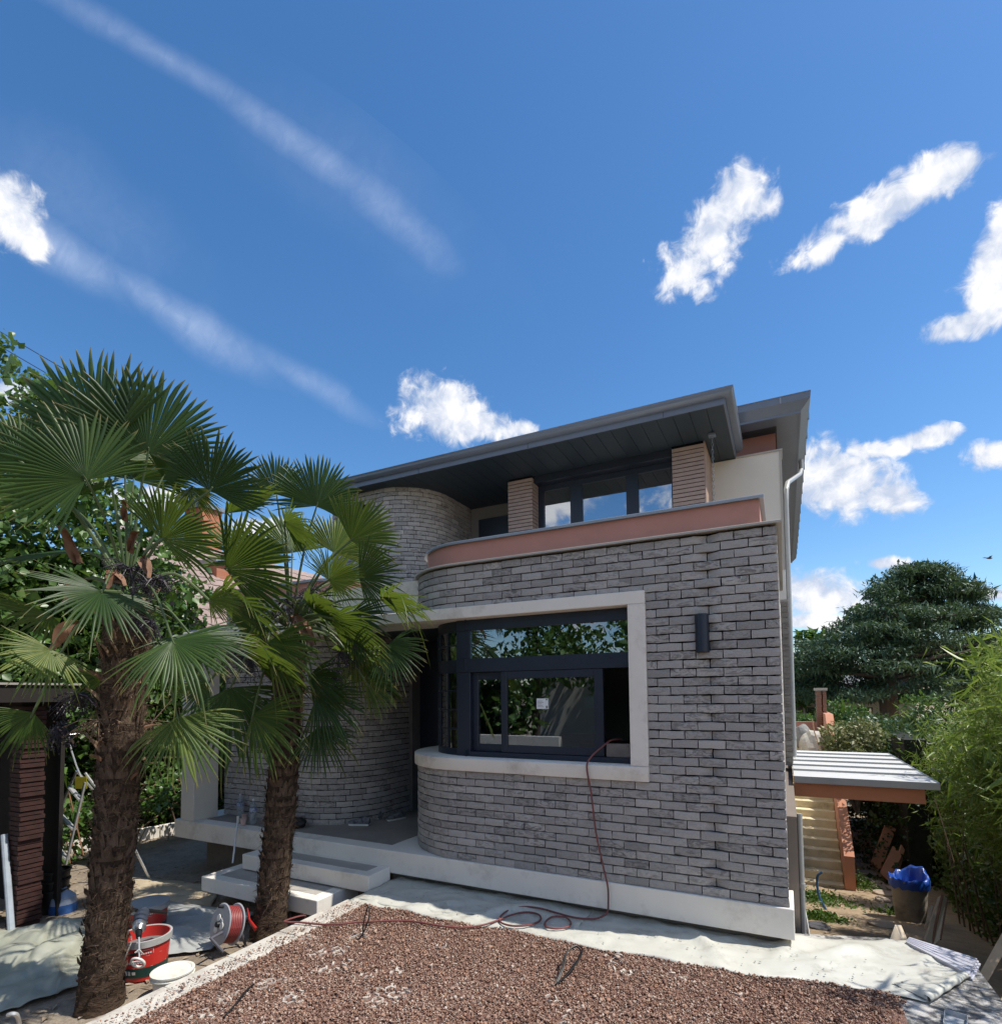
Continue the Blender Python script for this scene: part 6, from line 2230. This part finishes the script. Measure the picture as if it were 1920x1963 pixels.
lumps = [(2.62 + .05 * k * .42 + rnd.uniform(-.16, .2) + .12 * math.sin(k), 1.2 + k * .42, ground_h(2, 1.2 + k * .42) + .15 + j * .42, .34, .36, .36) for k in range(30) for j in range(6) if j < 5.2 - .05 * k + math.sin(k * 1.3)]
MB().box(2.95, 3.2, 1.4, 13.5, -3, -.15).build('dark_filler', MATS['filler_shade'], T)  # dark block added behind the ivy to darken the gaps between leaves
p_, d_ = blob_pts(22000, lumps, 31, .55)
leaf_cloud('foliage', p_, .075, M_IVY, T, .8, .15, 32, d_)
p_, d_ = blob_pts(2600, lumps, 33, .9)
leaf_cloud('pale_foliage', p_, .07, M_VARI, T, .7, .15, 34, d_)
stems('stem', T, [((2.5, 1.2 + k * .3, ground_h(2, 1.2 + k * .3) - .1), (2.3 + rnd.uniform(-.2, .2), 1.2 + k * .3 + rnd.uniform(-.4, .4), ground_h(2, 3) + rnd.uniform(.6, 1.6))) for k in range(20)], M_TWIG, .014)
T = thing('dark_hedge', 'dark hedge in the shade at the end of the side passage', 'hedge', (2.2, 13, -2.5))
lumps = [(2.0 + rnd.uniform(-.2, .5), 10.5 + k * .6, -2.3 + j * .7, .6, .6, .55) for k in range(12) for j in range(5)]
MB().box(2.35, 2.75, 10.2, 17.5, -3, .6).build('dark_filler', MATS['filler_shade'], T)  # dark block added so the hollows of the hedge read as shaded
p_, d_ = blob_pts(7000, lumps, 35, .6)
leaf_cloud('foliage', p_, .09, M_HEDGE, T, .7, .2, 36, d_)
T = thing('variegated_shrub', 'rounded cream-variegated shrub just beyond the zinc canopy', 'shrub', at(1640, 1460, 12.5))
c = at(1640, 1425, 12.5)
p_, d_ = blob_pts(7000, [(c.x + rnd.gauss(0, .32), c.y + rnd.gauss(0, .25), c.z + rnd.gauss(-.15, .28), .34, .34, .32) for k in range(14)], 37, .6)
leaf_cloud('foliage', p_, .065, M_VARI, T, .6, .25, 38, d_)
stems('stem', T, [((c.x, c.y + .3, c.z - 1.6), (c.x + rnd.gauss(0, .3), c.y + rnd.gauss(0, .2), c.z)) for k in range(7)], M_BARK, .03)
for (px, py, d, w, h_, mat, lab) in ((1545, 1385, 22, 1.3, .9, M_HB, 'clipped bright green hedge between the downpipe and the tile pillar'), (1625, 1360, 22, 1.5, .8, M_HB, 'bright green hedge right of the tile pillar, under the cedar'), (1690, 1395, 15, 1.1, 1.3, M_HEDGE, 'dark shrub mass below the middle of the cedar'), (1770, 1360, 17, 1.8, 1.6, M_HEDGE, 'dark hedge behind the bamboo under the right of the cedar'), (1880, 1345, 19, 2.0, 1.6, M_HB, 'hedge behind the bamboo at the right frame edge')):
    c = at(px, py, d)
    T = thing('garden_hedge', lab, 'hedge', (c.x, c.y, c.z - 2), 'hedges beyond the stair head')
    p_, d_ = blob_pts(5000, [(c.x + rnd.uniform(-w, w), c.y + rnd.uniform(-.6, .6), c.z - rnd.uniform(0, 1.6) * h_, .5, .5, .45) for k in range(22)], int(px), .6)
    leaf_cloud('foliage', p_, .12, mat, T, .5, .3, int(px) + 1, d_)

# great cedar beyond the garden
M_CEDAR = leafmat('cedar_needles', [(.014, .036, .022), (.032, .070, .042), (.064, .118, .068), (.115, .18, .10)], .55, .15, .3)
CD = thing('cedar_tree', 'great blue-green cedar spreading in layers beyond the garden', 'tree', (6.2, 40, -2.6))
r_ = random.Random(50)
outline = [(1082, 1725, 1800), (1105, 1690, 1850), (1125, 1650, 1880), (1150, 1640, 1900), (1175, 1612, 1918), (1200, 1580, 1935), (1225, 1535, 1945), (1250, 1508, 1950), (1275, 1495, 1955), (1300, 1490, 1950), (1340, 1500, 1900)]
pads = []
for k in range(400):
    py = 1086 + 252 * r_.random() ** .8
    for i in range(len(outline) - 1):
        if outline[i][0] <= py <= outline[i + 1][0]:
            t = (py - outline[i][0]) / (outline[i + 1][0] - outline[i][0])
            lo_ = outline[i][1] * (1 - t) + outline[i + 1][1] * t
            hi_ = outline[i][2] * (1 - t) + outline[i + 1][2] * t
            break
    else:
        lo_, hi_ = 1730, 1800
    px = r_.uniform(lo_ + 16, hi_ - 16)
    wd = (hi_ - lo_) / 2
    u = (px - (lo_ + hi_) / 2) / max(wd, 1)
    dep_ = 40 + r_.uniform(-1, 1) * 5.5 * math.sqrt(max(0, 1 - u * u)) * min(1, (py - 1060) / 140)
    c = at(px, py, dep_)
    s_ = r_.uniform(.7, 1.35)
    pads.append((c.x, c.y, c.z, s_ * 1.05, s_ * 1.05, .36 * s_))
p_, d_ = blob_pts(115000, pads, 51, .25)
out_ = d_.copy()
leaf_cloud('crown', p_, .27, M_CEDAR, CD, .30, .6, 52, None, .35, .05, True)
m = MB().tube([(6.3, 40.5, -3), (6.2, 40.4, 3), (6.5, 40.5, 5.5), (6.8, 40.5, 7.2)], [.6, .5, .3, .08], 10)
for c in r_.sample(pads, 60):
    zb = max(0.3, min(6.5, c[2] - r_.uniform(.4, 1.8)))
    m.tube([(6.3, 40.4, zb), ((6.3 + c[0]) / 2, (40.4 + c[1]) / 2, (zb + c[2]) / 2 + .1), (c[0], c[1], c[2] - .1)], [.16, .11, .05], 6, False)
m.build('trunk', M_BARK, CD, True)
T = thing('background_tree', 'olive-green tree peeping out left of the cedar behind the downpipe', 'tree', at(1530, 1300, 46))
c = at(1528, 1275, 46)
p_, d_ = blob_pts(4000, [(c.x + r_.gauss(0, 1.4), c.y + r_.gauss(0, 1), c.z + r_.gauss(-.8, 1.5), 1.0, 1.0, .8) for k in range(14)], 55, .5)
leaf_cloud('crown', p_, .38, M_HB, T, .6, .3, 56, d_)
MB().tube([(c.x, c.y, -3), (c.x + .2, c.y, c.z)], [.3, .12], 8).build('trunk', M_BARK, T, True)
# distant houses and trees along the horizon
M_SLATE = simple('grey_slate', (.30, .32, .34), (.24, .26, .28), 1.5, .7, stretch=(1, 1, 6))
FH = thing('distant_house', 'distant house with pale grey slate roof behind the cedar', 'house', (2, 48, -2.6))
MB().box(-3.5, 9, 48, 56, -3, 1.0).build('wall', simple('far_render', (.5, .47, .42), rough=.9), FH)
MB().add([(-4, 47.5, .9), (9.5, 47.5, .9), (9.5, 52, 3.3), (-4, 52, 3.3), (9.5, 56.5, .9), (-4, 56.5, .9)], [(0, 1, 2, 3), (3, 2, 4, 5), (0, 3, 5), (1, 4, 2)]).build('roof', M_SLATE, FH)
for k in range(3):
    wd_ = MB().box(-2 + k * 3.5, -.8 + k * 3.5, 47.96, 48.0, -1.2, .4).build('window', M_FRAME, FH)
    MB().box(-1.9 + k * 3.5, -.9 + k * 3.5, 47.94, 47.959, -1.1, .3).build('pane', M_GLASS2, wd_)


def far_tree(x, y, h, w, label, mat, seed, n_=3500, size=.32, group='trees along the horizon'):
    r2 = random.Random(seed)
    z0 = ground_h(x, y)
    T = thing('background_tree', label, 'tree', (x, y, z0), group)
    ls = []
    for k in range(18):
        t = r2.uniform(.25, 1.0)
        rr_ = w * math.sin(math.pi * min(.95, .2 + .75 * t)) * r2.uniform(.3, .9)
        a = r2.uniform(0, 6.28)
        ls.append((x + rr_ * math.cos(a), y + rr_ * math.sin(a), z0 + h * t, w * .34, w * .34, w * .27))
    p_, d_ = blob_pts(n_, ls, seed, .5)
    leaf_cloud('crown', p_, size, mat, T, .6, .3, seed + 1, d_)
    m = MB().tube([(x, y, z0 - .3), (x + .1, y, z0 + h * .45), (x, y + .1, z0 + h * .85)], [h * .028, h * .02, h * .006], 8)
    for c in ls[:9]:
        m.tube([(x + .05, y, z0 + h * r2.uniform(.25, .5)), ((x + c[0]) / 2, (y + c[1]) / 2, c[2] - h * .08), c[:3]], [h * .01, h * .007, h * .003], 5, False)
    m.build('trunk', M_BARK, T, True)


far_tree(14, 52, 8, 4.5, 'dark tree on the horizon at the right edge behind the bamboo', M_HEDGE, 60)
far_tree(24, 60, 9, 5, 'second dark tree on the horizon beyond the right edge', M_HEDGE, 61)
far_tree(-20, 14, 6, 3.2, 'tree behind the neighbouring roof, seen between the palm fronds', M_VINE, 62, 3000, .22)
far_tree(-24, 4, 7, 3.2, 'tree behind the vine hedge at the left', M_HEDGE, 63, 3000, .22)
# the garden seen through the bay room's rear window
T = thing('back_garden_shrub', 'leafy shrub glimpsed through the room behind the bay window', 'shrub', (-3.4, 7.2, -.9))
p_, d_ = blob_pts(2500, [(-3.6 + rnd.gauss(0, .5), 7.6 + rnd.gauss(0, .3), .6 + rnd.gauss(.4, .7), .4, .35, .4) for k in range(16)], 64, .5)
leaf_cloud('foliage', p_, .1, M_HB, T, .7, .3, 65, d_)
# street side behind the camera, mirrored in the window panes
far_tree(-7.5, -12, 6, 2.6, 'street tree behind the camera mirrored in the bay window', M_VINE, 66, 4000, .2, 'street trees mirrored in the panes')
far_tree(-2.5, -13, 8, 3.0, 'second street tree mirrored at the right of the bay window', M_HB, 68, 4000, .2, 'street trees mirrored in the panes')
SW = thing('street_wall', 'pale garden wall with a gate behind the camera mirrored in the panes', 'wall', (-5, -9.4, -.7))
MB().box(-14, -5.6, -9.5, -9.3, -.9, .5).box(-2.6, 3, -9.5, -9.3, -.9, .5).box(-8.2, -4.8, -14.2, -14, -.9, 2.6).build('masonry', M_RENDER, SW)
gt_ = MB().box(-5.55, -4.15, -9.42, -9.38, -.6, .6).box(-4.05, -2.65, -9.42, -9.38, -.6, .6).build('gate', simple('grey_gate', (.12, .125, .13), rough=.5), SW)
T = thing('reflection_hedge', 'dark hedge added unseen behind the camera to darken the bay window reflection', 'hedge', (-5, -11.5, -.7))  # unseen hedge added to darken what the bay window mirrors
lumps = [q for q in [(-13 + k * .8, -11.6 + rnd.uniform(-.3, .3), -.3 + j * .8, .75, .6, .65) for k in range(22) for j in range(4)] if not -8.2 < q[0] < -4.6]
MB().box(-13.5, -8.4, -11.8, -11.4, -.8, 2.0).box(-4.4, 4.4, -11.8, -11.4, -.8, 2.0).build('dark_filler', MATS['filler_shade'], T)  # added dark blocks closing the see-through gaps of the hedge
p_, d_ = blob_pts(12000, lumps, 70, .6)
leaf_cloud('foliage', p_, .2, M_HEDGE, T, .7, .2, 71, d_)
# overhead wires and a bird
for k, (a, c, lab) in enumerate((((-40, 612, 16), (330, 822, 19), 'upper overhead wire crossing the sky behind the large palm'), ((-40, 640, 16.5), (330, 850, 19.5), 'lower overhead wire crossing the sky behind the large palm'))):
    A_, B_ = at(*a), at(*c)
    tag(MB().tube([A_, A_.lerp(B_, .5) + Vector((0, 0, -.06)), B_], .012, 6).build('overhead_wire', M_BLACK, None, True), lab, 'wire', 'overhead wires')
c = at(1895, 1070, 30)
BD = thing('bird', 'small dark bird flying right of the cedar top', 'bird', c)
MB().tube([c - RGT * .16, c - RGT * .05, c + RGT * .08, c + RGT * .19], [.015, .05, .055, .008], 8).build('body', M_BLACK, BD, True)
for s_ in (-1, 1):
    w_ = [c + RGT * .06, c - RGT * .06, c - RGT * .16 + FWD * .22 * s_ + UPV * .06, c - RGT * .02 + FWD * .24 * s_ + UPV * .10]
    MB().add(w_ + [p - UPV * .012 for p in w_], [(0, 1, 2, 3), (7, 6, 5, 4), (0, 4, 5, 1), (1, 5, 6, 2), (2, 6, 7, 3), (3, 7, 4, 0)]).build('wing', M_BLACK, BD)
